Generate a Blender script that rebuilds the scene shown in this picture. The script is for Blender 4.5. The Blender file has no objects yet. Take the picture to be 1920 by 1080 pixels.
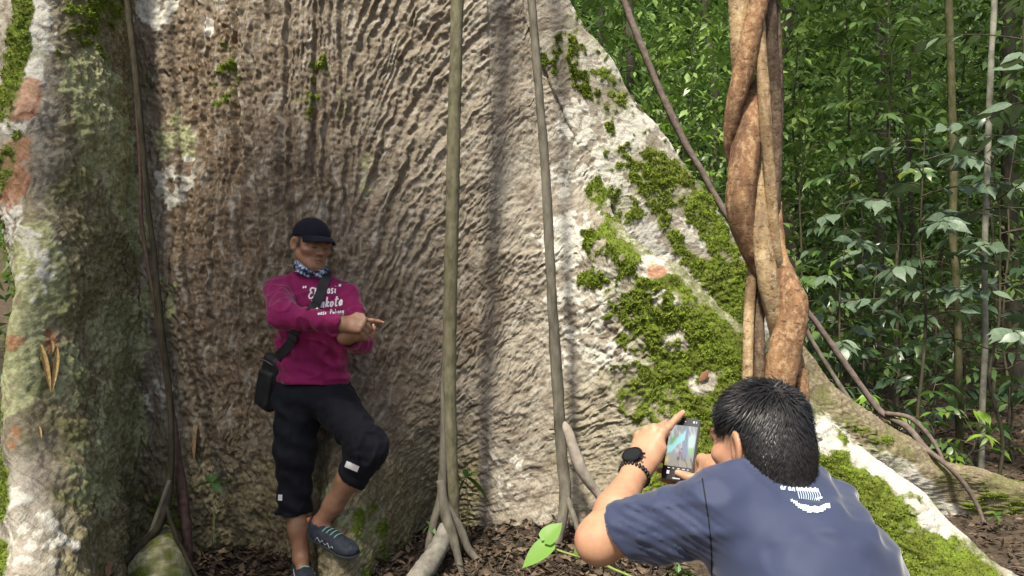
import bpy, math, random
import numpy as np
from mathutils import Vector, Matrix
from mathutils.bvhtree import BVHTree

SC = bpy.context.scene
COL = SC.collection
rnd = random.Random(7)
F = 1400.0                                  # focal length in photo pixels (1920 wide)
EYE = 1.3                                   # eye height above the ground, metres


def P(px, py, Y):
    """A point Y metres in front of the viewpoint that lies at a given place of the photograph."""
    return np.array([(px - 960) * Y / F, Y, EYE - (py - 540) * Y / F])


# ------------------------------------------------------------------ camera, sky, sun, exposure
cam_data = bpy.data.cameras.new('camera')
cam_data.sensor_width = 36
cam_data.lens = 36 * F / 1920
cam_data.clip_start = 0.05
cam_data.clip_end = 500
cam = bpy.data.objects.new('camera', cam_data)
cam.location = (0, 0, EYE)
cam.rotation_euler = (math.radians(90), 0, 0)
COL.objects.link(cam)
SC.camera = cam

SUN_EL = math.radians(58)
SUN_AZ = math.radians(203)                  # clockwise from +Y: behind the viewpoint, to the left
world = bpy.data.worlds.new('World')
SC.world = world
world.use_nodes = True
wn = world.node_tree.nodes
bg = wn.get('Background') or wn.new('ShaderNodeBackground')
out = wn.get('World Output') or wn.new('ShaderNodeOutputWorld')
sky = wn.new('ShaderNodeTexSky')
sky.sky_type = 'NISHITA'
sky.sun_disc = False
sky.sun_elevation = SUN_EL
sky.sun_rotation = SUN_AZ
sky.air_density = 1.0
sky.dust_density = 3.0
sky.ozone_density = 0.6
world.node_tree.links.new(sky.outputs[0], bg.inputs[0])
world.node_tree.links.new(bg.outputs[0], out.inputs[0])
bg.inputs[1].default_value = 0.12

sun_data = bpy.data.lights.new('sun', 'SUN')
sun_data.energy = 4.7
sun_data.angle = math.radians(5)
sun_data.color = (1.0, 0.93, 0.80)
sun = bpy.data.objects.new('sun', sun_data)
sd = Vector((math.sin(SUN_AZ) * math.cos(SUN_EL), math.cos(SUN_AZ) * math.cos(SUN_EL), math.sin(SUN_EL)))
sun.rotation_euler = (-sd).to_track_quat('-Z', 'Y').to_euler()
sun.location = sd * 30
COL.objects.link(sun)

SC.view_settings.view_transform = 'Standard'
SC.view_settings.look = 'None'
SC.view_settings.gamma = 1
SC.view_settings.use_curve_mapping = False
SC.view_settings.exposure = 0.62

# ------------------------------------------------------------------ helpers: numpy noise
f32 = np.float32


def _hash(ix, iy, iz, seed):
    h = (ix.astype(np.uint32) * np.uint32(374761393)) ^ (iy.astype(np.uint32) * np.uint32(668265263)) ^ \
        (iz.astype(np.uint32) * np.uint32(2147483647 - 58)) ^ np.uint32((seed * 974711 + 12345) & 0xffffffff)
    h = (h ^ (h >> np.uint32(13))) * np.uint32(1274126177)
    h = h ^ (h >> np.uint32(16))
    return h * np.uint32(2246822519) ^ (h >> np.uint32(11))


def noise(p, seed=0):
    """Gradient noise about -1..1 at points p (N,3)."""
    p = np.asarray(p, f32)
    i = np.floor(p).astype(np.int64)
    f = p - i
    u = f * f * f * (f * (f * 6 - 15) + 10)
    res = np.zeros(len(p), f32)
    for dx in (0, 1):
        wx = u[:, 0] if dx else 1 - u[:, 0]
        for dy in (0, 1):
            wy = u[:, 1] if dy else 1 - u[:, 1]
            for dz in (0, 1):
                wz = u[:, 2] if dz else 1 - u[:, 2]
                h = _hash(i[:, 0] + dx, i[:, 1] + dy, i[:, 2] + dz, seed)
                gx = (h & np.uint32(1023)).astype(f32) / 511.5 - 1
                gy = ((h >> np.uint32(10)) & np.uint32(1023)).astype(f32) / 511.5 - 1
                gz = ((h >> np.uint32(20)) & np.uint32(1023)).astype(f32) / 511.5 - 1
                res += wx * wy * wz * (gx * (f[:, 0] - dx) + gy * (f[:, 1] - dy) + gz * (f[:, 2] - dz))
    return res * 1.6


def fbm(p, octaves=3, seed=0, gain=0.5):
    a, s, r = 1.0, 1.0, 0
    for o in range(octaves):
        r = r + a * noise(p * s, seed + o * 17)
        a *= gain
        s *= 2.03
    return r


def sstep(a, b, x):
    t = np.clip((x - a) / (b - a), 0, 1)
    return t * t * (3 - 2 * t)


# ------------------------------------------------------------------ helpers: objects
def make_mesh(name, verts, faces, smooth=True):
    """faces: (M,3) or (M,4) array, a list of such arrays, or a list of tuples."""
    me = bpy.data.meshes.new(name)
    verts = np.asarray(verts, f32).reshape(-1, 3)
    if isinstance(faces, np.ndarray):
        faces = [faces]
    if len(faces) and not isinstance(faces[0], np.ndarray):
        loops = np.concatenate([np.asarray(f, np.int32) for f in faces])
        totals = np.array([len(f) for f in faces], np.int32)
    else:
        loops = np.concatenate([f.astype(np.int32).ravel() for f in faces])
        totals = np.concatenate([np.full(len(f), f.shape[1], np.int32) for f in faces])
    me.vertices.add(len(verts))
    me.vertices.foreach_set('co', verts.ravel())
    me.loops.add(len(loops))
    me.loops.foreach_set('vertex_index', loops)
    me.polygons.add(len(totals))
    starts = np.zeros(len(totals), np.int32)
    starts[1:] = np.cumsum(totals)[:-1]
    me.polygons.foreach_set('loop_start', starts)
    me.polygons.foreach_set('use_smooth', np.full(len(totals), bool(smooth)))
    me.update(calc_edges=True)
    me.validate()
    return me


def add_attr(me, name, data, kind='FLOAT'):
    a = me.attributes.new(name, kind, 'POINT')
    if kind == 'FLOAT':
        a.data.foreach_set('value', np.asarray(data, f32).ravel())
    else:
        d = np.asarray(data, f32)
        if d.shape[1] == 3:
            d = np.hstack([d, np.ones((len(d), 1), f32)])
        a.data.foreach_set('color', d.ravel())


def link(name, data, mat=None, parent=None, loc=None):
    o = bpy.data.objects.new(name, data)
    COL.objects.link(o)
    if mat is not None and data is not None:
        if not data.materials:
            data.materials.append(mat)
    if parent is not None:
        o.parent = parent
        # parts are built in world coordinates: undo the parent's (translation-only) transform
        pl = Vector((0, 0, 0))
        q = parent
        while q is not None:
            pl += q.location
            q = q.parent
        o.location = -pl
    if loc is not None:
        o.location = loc
    return o


def thing(name, label, cat, loc=(0, 0, 0), group=None):
    o = bpy.data.objects.new(name, None)
    o.empty_display_size = 0.1
    o.location = Vector([float(v) for v in loc])
    COL.objects.link(o)
    o['label'] = label
    o['category'] = cat
    if group:
        o['group'] = group
    return o


def catmull(pts, n, closed=False):
    """Catmull-Rom through pts (K,D), n samples."""
    pts = np.asarray(pts, float)
    K = len(pts)
    t = np.linspace(0, K if closed else K - 1, n, endpoint=not closed)
    i = np.minimum(np.floor(t).astype(int), K - 1 if closed else K - 2)
    f = (t - i)[:, None]
    g = (lambda j: pts[j % K]) if closed else (lambda j: pts[np.clip(j, 0, K - 1)])
    p0, p1, p2, p3 = g(i - 1), g(i), g(i + 1), g(i + 2)
    if not closed:
        p0 = np.where((i == 0)[:, None], 2 * p1 - p2, p0)
        p3 = np.where((i == K - 2)[:, None], 2 * p2 - p1, p3)
    return 0.5 * (2 * p1 + (p2 - p0) * f + (2 * p0 - 5 * p1 + 4 * p2 - p3) * f * f + (3 * p1 - p0 - 3 * p2 + p3) * f ** 3)


def tube(pts, radii, n=40, seg=10, rough=0.0, seed=0, freq=(20, 20, 6), flat=None, lumps=0.0, caps=True):
    """A tapered, uneven round stem along control points; returns verts, faces."""
    ctl = np.hstack([np.asarray(pts, float), np.asarray(radii, float).reshape(-1, 1)])
    c = catmull(ctl, n)
    p, r = c[:, :3], np.maximum(c[:, 3], 0.0004)
    t = np.gradient(p, axis=0)
    t /= np.linalg.norm(t, axis=1)[:, None] + 1e-9
    ref = np.array([0.31, -0.9, 0.17])
    nrm = []
    v = ref - t[0] * (ref @ t[0])
    for k in range(n):
        v = v - t[k] * (v @ t[k])
        v = v / (np.linalg.norm(v) + 1e-9)
        nrm.append(v.copy())
    nrm = np.array(nrm)
    b = np.cross(t, nrm)
    a = np.linspace(0, 2 * np.pi, seg, endpoint=False)
    ca, sa = np.cos(a)[None, :, None], np.sin(a)[None, :, None]
    d = nrm[:, None] * ca + b[:, None] * sa
    rr = np.repeat(r[:, None], seg, 1)
    base = p[:, None] + d * rr[..., None]
    if rough or lumps:
        q = base.reshape(-1, 3)
        m = 1 + rough * fbm(q * np.array(freq), 2, seed).reshape(n, seg) + lumps * noise(q * 7.0 + 3, seed + 5).reshape(n, seg)
        base = p[:, None] + d * (rr * m)[..., None]
    V = base.reshape(-1, 3)
    i = np.arange(n - 1)[:, None] * seg
    j = np.arange(seg)[None]
    j2 = (j + 1) % seg
    Q = np.stack([i + j, i + j2, i + seg + j2, i + seg + j], -1).reshape(-1, 4)
    faces = [Q]
    if caps:
        V = np.vstack([V, p[:1], p[-1:]])
        jj = np.arange(seg)
        T1 = np.stack([(jj + 1) % seg, jj, np.full(seg, n * seg)], 1)
        o = (n - 1) * seg
        T2 = np.stack([o + jj, o + (jj + 1) % seg, np.full(seg, n * seg + 1)], 1)
        faces += [np.vstack([T1, T2])]
    return V, faces


def join(parts):
    """Join several (verts, faces-list) into one."""
    V, tri, quad, off = [], [], [], 0
    for v, fs in parts:
        if isinstance(fs, np.ndarray):
            fs = [fs]
        for f in fs:
            (quad if f.shape[1] == 4 else tri).append(f + off)
        V.append(v)
        off += len(v)
    fl = []
    if quad:
        fl.append(np.vstack(quad))
    if tri:
        fl.append(np.vstack(tri))
    return np.vstack(V), fl


# ------------------------------------------------------------------ helpers: materials
class NT:
    def __init__(self, name):
        self.m = bpy.data.materials.new(name)
        self.m.use_nodes = True
        self.t = self.m.node_tree
        self.b = self.t.nodes['Principled BSDF']
        self.o = self.t.nodes['Material Output']

    def n(self, kind, **kw):
        x = self.t.nodes.new(kind)
        for k, v in kw.items():
            setattr(x, k, v)
        return x

    def l(self, a, b):
        self.t.links.new(a, b)

    def val(self, x, v):
        if hasattr(v, 'is_linked') or hasattr(v, 'links'):
            self.l(v, x)
        else:
            x.default_value = v

    def mix(self, fac, a, b, blend='MIX'):
        x = self.n('ShaderNodeMix', data_type='RGBA', blend_type=blend)
        self.val(x.inputs[0], fac)
        for s, v in ((x.inputs[6], a), (x.inputs[7], b)):
            if isinstance(v, tuple):
                s.default_value = v + (1,) if len(v) == 3 else v
            else:
                self.l(v, s)
        return x.outputs[2]

    def math(self, op, a, b=None, c=None, clamp=False):
        x = self.n('ShaderNodeMath', operation=op, use_clamp=clamp)
        for k, v in enumerate((a, b, c)):
            if v is not None:
                self.val(x.inputs[k], v)
        return x.outputs[0]

    def noise(self, scale, detail=4, rough=0.55, coord=None, dist=0.0):
        x = self.n('ShaderNodeTexNoise')
        x.inputs['Scale'].default_value = scale
        x.inputs['Detail'].default_value = detail
        x.inputs['Roughness'].default_value = rough
        x.inputs['Distortion'].default_value = dist
        if coord is not None:
            self.l(coord, x.inputs['Vector'])
        return x.outputs[0]

    def ramp(self, fac, stops):
        x = self.n('ShaderNodeValToRGB')
        e = x.color_ramp.elements
        while len(e) < len(stops):
            e.new(0.5)
        for k, (pos, c) in enumerate(stops):
            e[k].position = pos
            e[k].color = (c, c, c, 1) if not isinstance(c, tuple) else c + (1,)
        self.l(fac, x.inputs[0])
        return x.outputs[0]

    def coord(self, kind='Object', scale=None):
        x = self.n('ShaderNodeTexCoord').outputs[kind]
        if scale:
            m = self.n('ShaderNodeMapping')
            m.inputs['Scale'].default_value = scale
            self.l(x, m.inputs[0])
            x = m.outputs[0]
        return x

    def attr(self, name, color=False):
        x = self.n('ShaderNodeAttribute', attribute_name=name)
        return x.outputs['Color' if color else 'Fac']

    def bump(self, h, strength=0.5, dist=0.01):
        x = self.n('ShaderNodeBump')
        x.inputs['Strength'].default_value = strength
        x.inputs['Distance'].default_value = dist
        self.l(h, x.inputs['Height'])
        self.l(x.outputs[0], self.b.inputs['Normal'])

    def set(self, color=None, rough=0.8, spec=0.3, **kw):
        if color is not None:
            if isinstance(color, tuple):
                self.b.inputs['Base Color'].default_value = color + (1,)
            else:
                self.l(color, self.b.inputs['Base Color'])
        self.val(self.b.inputs['Roughness'], rough)
        self.b.inputs['Specular IOR Level'].default_value = spec
        for k, v in kw.items():
            self.val(self.b.inputs[k.replace('_', ' ')], v)
        return self.m


def simple_mat(name, c1, c2=None, rough=0.8, spec=0.3, scale=30, bump=0.3, bdist=0.004, stretch=(1, 1, 1), **kw):
    t = NT(name)
    co = t.coord('Object', stretch)
    nz = t.noise(scale, 5, 0.6, co)
    col = t.mix(t.ramp(nz, [(0.3, 0.0), (0.7, 1.0)]), c1, c2 or c1)
    if bump:
        t.bump(nz, bump, bdist)
    return t.set(col, rough, spec, **kw)
# ------------------------------------------------------------------ the giant buttressed tree
def ktab(z, table):
    t = np.array(table, float)
    return np.stack([np.interp(z, t[:, 0], t[:, k]) for k in range(1, t.shape[1])], 1)


def smooth_rows(a, n=9):
    k = np.hanning(n + 2)[1:-1]
    k /= k.sum()
    b = np.pad(a, ((n // 2, n // 2), (0, 0)), mode='edge')
    return np.stack([np.convolve(b[:, j], k, mode='valid') for j in range(a.shape[1])], 1)


ZR = np.concatenate([np.arange(-0.2, 3.15, 0.0060), 3.15 + np.cumsum(np.linspace(0.02, 0.35, 36))])
NR = len(ZR)
tipA = ktab(ZR, [(-.2, -1.30, 2.02), (0, -1.42, 2.14), (.15, -1.54, 2.32), (.34, -1.68, 2.54), (.70, -1.90, 2.86),
                 (1.1, -2.03, 3.03), (1.62, -2.09, 3.20), (2.1, -2.17, 3.30), (2.61, -2.23, 3.40), (3.2, -2.28, 3.52), (6, -2.35, 4.0), (10, -2.3, 4.3)])
tipB = ktab(ZR, [(-.2, 2.75, 2.85), (-.03, 2.45, 2.95), (.05, 2.2, 3.06), (.12, 2.09, 3.12), (.26, 1.93, 3.22), (.42, 1.77, 3.32), (.6, 1.59, 3.42), (.8, 1.40, 3.5),
                 (1.0, 1.24, 3.58), (1.15, 1.11, 3.63), (1.3, .94, 3.72), (1.44, .78, 3.79), (1.6, .58, 3.88), (1.73, .44, 3.93), (2.0, .2, 3.98), (10, .2, 4)])
tipC = ktab(ZR, [(-.2, 4.3, 4.5), (.05, 3.6, 4.44), (.13, 3.15, 4.42), (.18, 2.93, 4.40), (.24, 2.77, 4.38), (.27, 2.58, 4.38), (.35, 2.45, 4.36), (.455, 2.27, 4.36), (.59, 2.03, 4.35),
                 (.75, 1.86, 4.35), (.93, 1.73, 4.34), (1.2, 1.54, 4.33), (1.48, 1.345, 4.32), (1.65, 1.255, 4.32), (1.945, 1.045, 4.3), (2.22, .83, 4.28), (2.5, .615, 4.25), (2.96, .29, 4.2), (3.4, .02, 4.2),
                 (4.5, -.35, 4.3), (6, -.6, 4.5), (10, -.8, 4.7)])
tipA, tipB, tipC = smooth_rows(tipA, 25), smooth_rows(tipB, 15), smooth_rows(tipC, 15)
lean = 0.07 * np.clip(ZR - 1.2, 0, None) + 0.02 * np.clip(ZR - 3, 0, None)


def unit2(v):
    return v / np.linalg.norm(v, axis=1)[:, None]


def col2(x, y):
    return np.stack([np.broadcast_to(x, (NR,)), np.broadcast_to(y, (NR,))], 1).astype(float)


corner = col2(-1.98 - .02 * ZR, 3.95 + lean)
W1 = col2(-1.62, 3.90 + lean)
W2 = col2(-1.06, 3.83 + lean)
W3 = col2(-.60, 3.93 + lean)
W4 = col2(-.17, 4.0 + lean * .9)
low = sstep(1.2, 0.0, ZR)
dB = np.array([.93, -.37]); nB = np.array([-.37, -.93])
dC = np.array([1, .04]); nC = np.array([0, -1.])
fC = tipC - dC * .16 + nC * (.045 + .02 * low)[:, None]
wB = sstep(1.95, 1.45, ZR)[:, None]
line = lambda f: W4 + (fC - W4) * f
K11 = line(.30) * (1 - wB) + wB * (col2(.30, 3.96 - .10 * low))
K12 = line(.56) * (1 - wB) + wB * (tipB - dB * .17 + nB * (.075 + .03 * low)[:, None])
K13 = line(.64) * (1 - wB) + wB * tipB
K14 = line(.70) * (1 - wB) + wB * (tipB - dB * .17 - nB * .07)
K15 = line(.80) * (1 - wB) + wB * col2(np.where(ZR < 1.75, .62 + .42 * np.clip(1.75 - ZR, 0, 1.8) / 1.75, .6), 4.19)
dA = unit2(tipA - corner)
rA = np.stack([-dA[:, 1], dA[:, 0]], 1)      # points to +X (the visible face)
rA = np.where(rA[:, :1] < 0, -rA, rA)
hA = (.13 + .03 * low)[:, None]
K2 = tipA - dA * (.24 - .12 * sstep(1.2, 2.2, ZR))[:, None] - rA * (hA * 1.1 + .26 * sstep(1.2, 2.2, ZR)[:, None])
K4 = tipA - dA * .20 + rA * (.115 - .02 * low)[:, None]
K5 = .45 * corner + .55 * K4 + rA * .02
K1 = col2(-2.95, 4.5)
ctrl = [col2(-3.3, 5.6), K1, K2, tipA, K4, K5, corner, W1, W2, W3, W4, K11, K12, K13, K14, K15, fC, tipC,
        tipC - dC * .16 - nC * .07, col2(np.minimum(.9, tipC[:, 0] - .2), 4.85), col2(.2, 6.1), col2(-1.5, 6.9)]
nseg = [10, 18, 30, 34, 62, 62, 62, 90, 92, 88, 112, 136, 26, 20, 44, 60, 24, 20, 20, 12, 10, 10]
C = np.stack(ctrl, 1)                        # rows, K, 2
KN = C.shape[1]
cols, seg_of = [], []
for s in range(KN):
    p0, p1, p2, p3 = C[:, (s - 1) % KN], C[:, s], C[:, (s + 1) % KN], C[:, (s + 2) % KN]
    l01 = np.sqrt(np.linalg.norm(p1 - p0, axis=1))[:, None] + 1e-4
    l12 = np.sqrt(np.linalg.norm(p2 - p1, axis=1))[:, None] + 1e-4
    l23 = np.sqrt(np.linalg.norm(p3 - p2, axis=1))[:, None] + 1e-4
    m1 = (p2 - p1) + l12 * ((p1 - p0) / l01 - (p2 - p0) / (l01 + l12))
    m2 = (p2 - p1) + l12 * ((p3 - p2) / l23 - (p3 - p1) / (l12 + l23))
    for f in np.arange(nseg[s]) / nseg[s]:
        h00, h10, h01, h11 = 2 * f**3 - 3 * f**2 + 1, f**3 - 2 * f**2 + f, -2 * f**3 + 3 * f**2, f**3 - f**2
        cols.append(h00 * p1 + h10 * m1 + h01 * p2 + h11 * m2)
        seg_of.append(s + f)
seg_of = np.array(seg_of)
NC = len(cols)
G = np.zeros((NR, NC, 3))
for j in range(NC):
    G[:, j, :2] = cols[j]
G[:, :, 2] = ZR[:, None]

# root toes and hollows at the foot of the wall
SEG = np.broadcast_to(seg_of[None], (NR, NC))
front = ((SEG > 5.6) & (SEG < 12.2)).astype(float)
X, Z = G[..., 0], G[..., 2]


def toe(x0, w, top, depth, sk=0.0):
    g = np.exp(-((X - x0 - sk * (top - Z)) / (w * (1 + .5 * np.clip(1 - Z / top, 0, 1)))) ** 2)
    return depth * g * np.clip(1 - Z / top, 0, 1.3) ** 1.25


G[..., 1] -= front * toe(-.84, .13, .80, .62, .10)
G[..., 1] -= front * toe(.05, .30, 1.15, .16)
G[..., 1] += front * toe(-.42, .15, .72, .34)
G[..., 1] += front * toe(-1.42, .2, .6, .14)
G[..., 1] -= front * .035 * np.exp(-((X + .16) / .10) ** 2) * sstep(.7, 1.3, Z)
G[..., 1] += front * .05 * fbm(np.stack([X * 1.7, G[..., 1] * 0, Z * 1.1], -1).reshape(-1, 3), 2, 5).reshape(NR, NC)
G[..., 0] += ((SEG > 1.5) & (SEG < 6)) * .05 * noise(np.stack([G[..., 1] * 2.2, Z * 1.7, Z * 0], -1).reshape(-1, 3), 9).reshape(NR, NC)
# knobbly fin tips
tipw = np.exp(-((SEG - 3) / .7) ** 2) + np.exp(-((SEG - 13) / .7) ** 2) * wB + .7 * np.exp(-((SEG - 17) / .7) ** 2)
nz = fbm(G.reshape(-1, 3) * 3.1, 2, 31).reshape(NR, NC)


def normals(G):
    du = np.roll(G, -1, 1) - np.roll(G, 1, 1)
    dv = np.gradient(G, axis=0)
    n = np.cross(du, dv)
    return n / (np.linalg.norm(n, axis=2)[..., None] + 1e-12)


N0 = normals(G)
G += N0 * (tipw * .035 * nz)[..., None]
N0 = normals(G)
# arc length along each row, measured from the wall's middle
dl = np.linalg.norm(np.diff(G, axis=1, append=G[:, :1]), axis=2)
S = np.cumsum(dl, 1)
j0 = int(np.argmin(np.abs(seg_of - 8.0)))
S = S - S[:, j0:j0 + 1]
PX = 960 + F * G[..., 0] / G[..., 1]         # where each point lies in the photograph (for the patches of moss and lichen)
PY = 540 - F * (G[..., 2] - EYE) / G[..., 1]
vis = (SEG > 1.2) & (SEG < 19)
flat = lambda a: a.reshape(-1)

# growth lines of the bark: upright on the trunk, fanning out over the buttress
s_, z_ = flat(S).astype(f32), flat(Z).astype(f32)
dS = s_ - .12
ang = np.where(dS > 0, np.arctan(dS * 1.25), np.arctan(np.minimum(dS + .4, 0) * .25))
ang = np.clip(ang, -0.5, 1.02)
seg_f = flat(SEG)
ang = np.where(seg_f > 12.9, .95, ang)
ang = np.where(seg_f < 4.4, -.35, ang)
q3 = G.reshape(-1, 3).astype(f32)
warp = .035 * fbm(q3 * 5, 2, 71)
warp2 = .012 * noise(q3 * 16, 72)
angles = np.radians([-25, 0, 20, 40, 60])
w_all, rip = 0, 0
rip_fine, cord, streak = 0, 0, 0
for k, a in enumerate(angles):
    w = np.clip(1 - np.abs(ang - a) / np.radians(21), 0, 1)
    sel = w > 0
    ca, sa = math.cos(a), math.sin(a)
    al = (s_ * sa + z_ * ca)[sel]             # along the growth line
    ac = (s_ * ca - z_ * sa)[sel] + warp[sel] + warp2[sel]
    r1 = np.zeros(len(s_), f32); r2 = r1.copy(); r3 = r1.copy(); r4 = r1.copy()
    r1[sel] = noise(np.stack([ac * 31, al * 6.0, ac * 0 + k], 1), 100 + k)
    r2[sel] = noise(np.stack([ac * 66, al * 17, ac * 0 + k], 1), 120 + k)
    r3[sel] = noise(np.stack([ac * 21 - warp[sel] * 14, al * .8, ac * 0 + k], 1), 140 + k)
    r4[sel] = noise(np.stack([ac * 33, al * 5.5, ac * 0 + k], 1), 160 + k) + .7 * noise(np.stack([ac * 80, al * 20, ac * 0 + k], 1), 180 + k)
    streak = streak + w * r4
    rip = rip + w * r1
    rip_fine = rip_fine + w * r2
    cord = cord + w * r3
    w_all = w_all + w
streak = streak / (w_all + 1e-6)
rip, rip_fine, cord = rip / (w_all + 1e-6), rip_fine / (w_all + 1e-6), cord / (w_all + 1e-6)
iso = fbm(q3 * 38, 2, 201)
cross = noise(np.stack([s_ * 24, z_ * 44, s_ * 0], 1) + .6 * noise(q3 * 11, 212)[:, None], 211)
ridge = lambda n: 1 - np.abs(n) * 2.2         # sharp crests
px_, py_ = flat(PX), flat(PY)
trunkness = sstep(-.95, -.55, s_) * sstep(.95, .35, s_ + .25 * (1.2 - z_)) * sstep(.7, 1.5, z_)
amp = .22 + .85 * sstep(-.45, .55, noise(q3 * 2.6, 221) + .5 * noise(q3 * 7.5, 222))
disp = (.0110 * ridge(rip) + .0085 * ridge(rip_fine)) * (1 - .55 * trunkness) * amp
disp += trunkness * (.030 * ridge(cord) + .0040 * cross)
disp += .0075 * iso + .009 * fbm(q3 * 13, 2, 234) + .012 * fbm(q3 * 6.0, 2, 231)
faceA = (seg_f > 3.8) & (seg_f < 6.3)
disp = np.where(faceA, disp * 1.25 + .010 * fbm(q3 * np.array([9, 9, 5], f32), 3, 233), disp)
disp *= 1 - .40 * ((seg_f > 10.2) & (z_ > 1.5))
roundtip = flat(np.clip(tipw, 0, 1))
disp *= 1 - .65 * roundtip
backB = (seg_f > 12.9) & (seg_f < 18)
disp = np.where(backB, disp * .6, disp)
disp *= flat(vis.astype(f32))

# ---- where moss, lichen and stains grow, plus the painted shade of the rear root
def blob(x0, y0, rx, ry, rot=0.0):
    c, s = math.cos(math.radians(rot)), math.sin(math.radians(rot))
    dx, dy = px_ - x0, py_ - y0
    u, v = (dx * c + dy * s) / rx, (-dx * s + dy * c) / ry
    return np.clip(1.35 - (u * u + v * v), 0, 1)


n_a = fbm(q3 * 7, 3, 301)
n_b = fbm(q3 * 13 + 5, 3, 311)
n_c = fbm(q3 * 24 + 9, 2, 321)
frontB = (seg_f > 9.5) & (seg_f < 13.4)
frontC = (seg_f > 13.6) & (seg_f < 17.4)
z173 = z_ > 1.72
m = np.zeros(len(s_), f32)
for (x, y, rx, ry, ro, st, wh) in [
        (1290, 600, 160, 115, 42, 1.0, 'B'), (1200, 500, 90, 60, 30, .66, 'B'), (1360, 680, 120, 100, 40, 1.0, 'B'), (1180, 440, 60, 40, 20, .6, 'B'), (1240, 740, 110, 60, 20, .72, 'B'),
        (1590, 900, 150, 60, 40, 1.0, 'B'), (1700, 990, 150, 60, 40, 1.0, 'B'), (1800, 1050, 120, 45, 40, .95, 'B'), (1290, 850, 130, 110, 30, .68, 'B'), (1530, 760, 40, 60, 50, .8, 'B'), (1540, 840, 40, 35, 30, .7, 'B'),
        (1250, 920, 90, 80, 0, .7, 'B'), (1650, 1060, 160, 50, 20, .8, 'B'), (1120, 520, 40, 25, -20, .5, 'B'), (1100, 450, 40, 25, -20, .3, 'B'),
        (1110, 60, 60, 55, 50, .44, 'C'), (1130, 170, 70, 45, 60, .50, 'C'), (1190, 290, 110, 55, 55, .66, 'C'), (1270, 360, 110, 65, 50, .74, 'C'), (1320, 460, 110, 60, 50, .82, 'C'), (1380, 540, 80, 60, 50, .9, 'C'),
        (1150, 380, 70, 40, 30, .5, 'C'), (1080, 100, 60, 90, 60, .4, 'C'), (1640, 830, 60, 30, 40, .4, 'C'), (1850, 940, 90, 25, 10, .35, 'C'),
        (35, 90, 22, 150, 8, .8, 'A'), (5, 330, 22, 90, 20, .6, 'A'), (3, 930, 18, 55, 0, .9, 'A'), (3, 1050, 18, 50, 0, .8, 'A'), (200, 20, 110, 40, 10, .42, 'A'),
        (160, 60, 60, 60, 40, .35, 'A'), (420, 150, 35, 60, 0, .3, 'W'), (600, 140, 22, 50, 0, .42, 'W'), (570, 200, 20, 50, 0, .35, 'W'), (430, 170, 25, 25, 0, .35, 'W'), (690, 1030, 70, 90, 0, .30, 'W'),
        (300, 960, 60, 80, 0, .3, 'W')]:
    g = blob(x, y, rx, ry, ro) * st
    if wh == 'B':
        g = g * frontB * ~z173
    elif wh == 'C':
        g = g * ((frontC | (z173 & (seg_f > 10))) & (seg_f < 17.4))
    elif wh == 'A':
        g = g * ((seg_f > 1.2) & (seg_f < 5.5))
    else:
        g = g * ((seg_f > 6) & (seg_f < 11))
    m = np.maximum(m, g)
for bb in ((1690, 885, 100, 26, 42), (1745, 955, 115, 36, 42), (1550, 820, 55, 34, 40), (1625, 866, 55, 26, 40), (1265, 640, 30, 24, 0), (1250, 560, 30, 20, 0), (1320, 720, 30, 26, 0), (1190, 250, 40, 60, 40), (1290, 440, 60, 20, 50), (1225, 505, 40, 22, 20)):
    m *= 1 - .8 * blob(*bb) * ((seg_f > 9.5) & (seg_f < 17.2))
hidden_moss = (((seg_f < 2.3) | (seg_f > 17.3)) & (seg_f > .5)) * .45
m = np.maximum(m, hidden_moss * (z_ < 4))
crest = (1.7 * np.exp(-((seg_f - 12.85) / .42) ** 4) * flat(np.broadcast_to(wB, (NR, NC)))) + np.exp(-((seg_f - 17) / .4) ** 2)
moss = sstep(.42, .60, m * (1 - .5 * np.clip(crest, 0, 1.7)) + .40 * n_a + .44 * n_b + .30 * n_c)
moss = moss * (m > .02)
film = sstep(.16, .55, m * .95 + .30 * n_a + .30 * n_b + .2 * n_c) * (m > .01)
film = np.maximum(film, .75 * sstep(-.1, .4, n_a + .5 * n_b) * (seg_f > 13.3) * (seg_f < 18) * (z_ < 1.2))
film = np.maximum(film, .55 * sstep(.1, .5, n_a + .4 * n_b) * ((seg_f > 2.2) & (seg_f < 6.2)))
lich = np.zeros(len(s_), f32)
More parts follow.
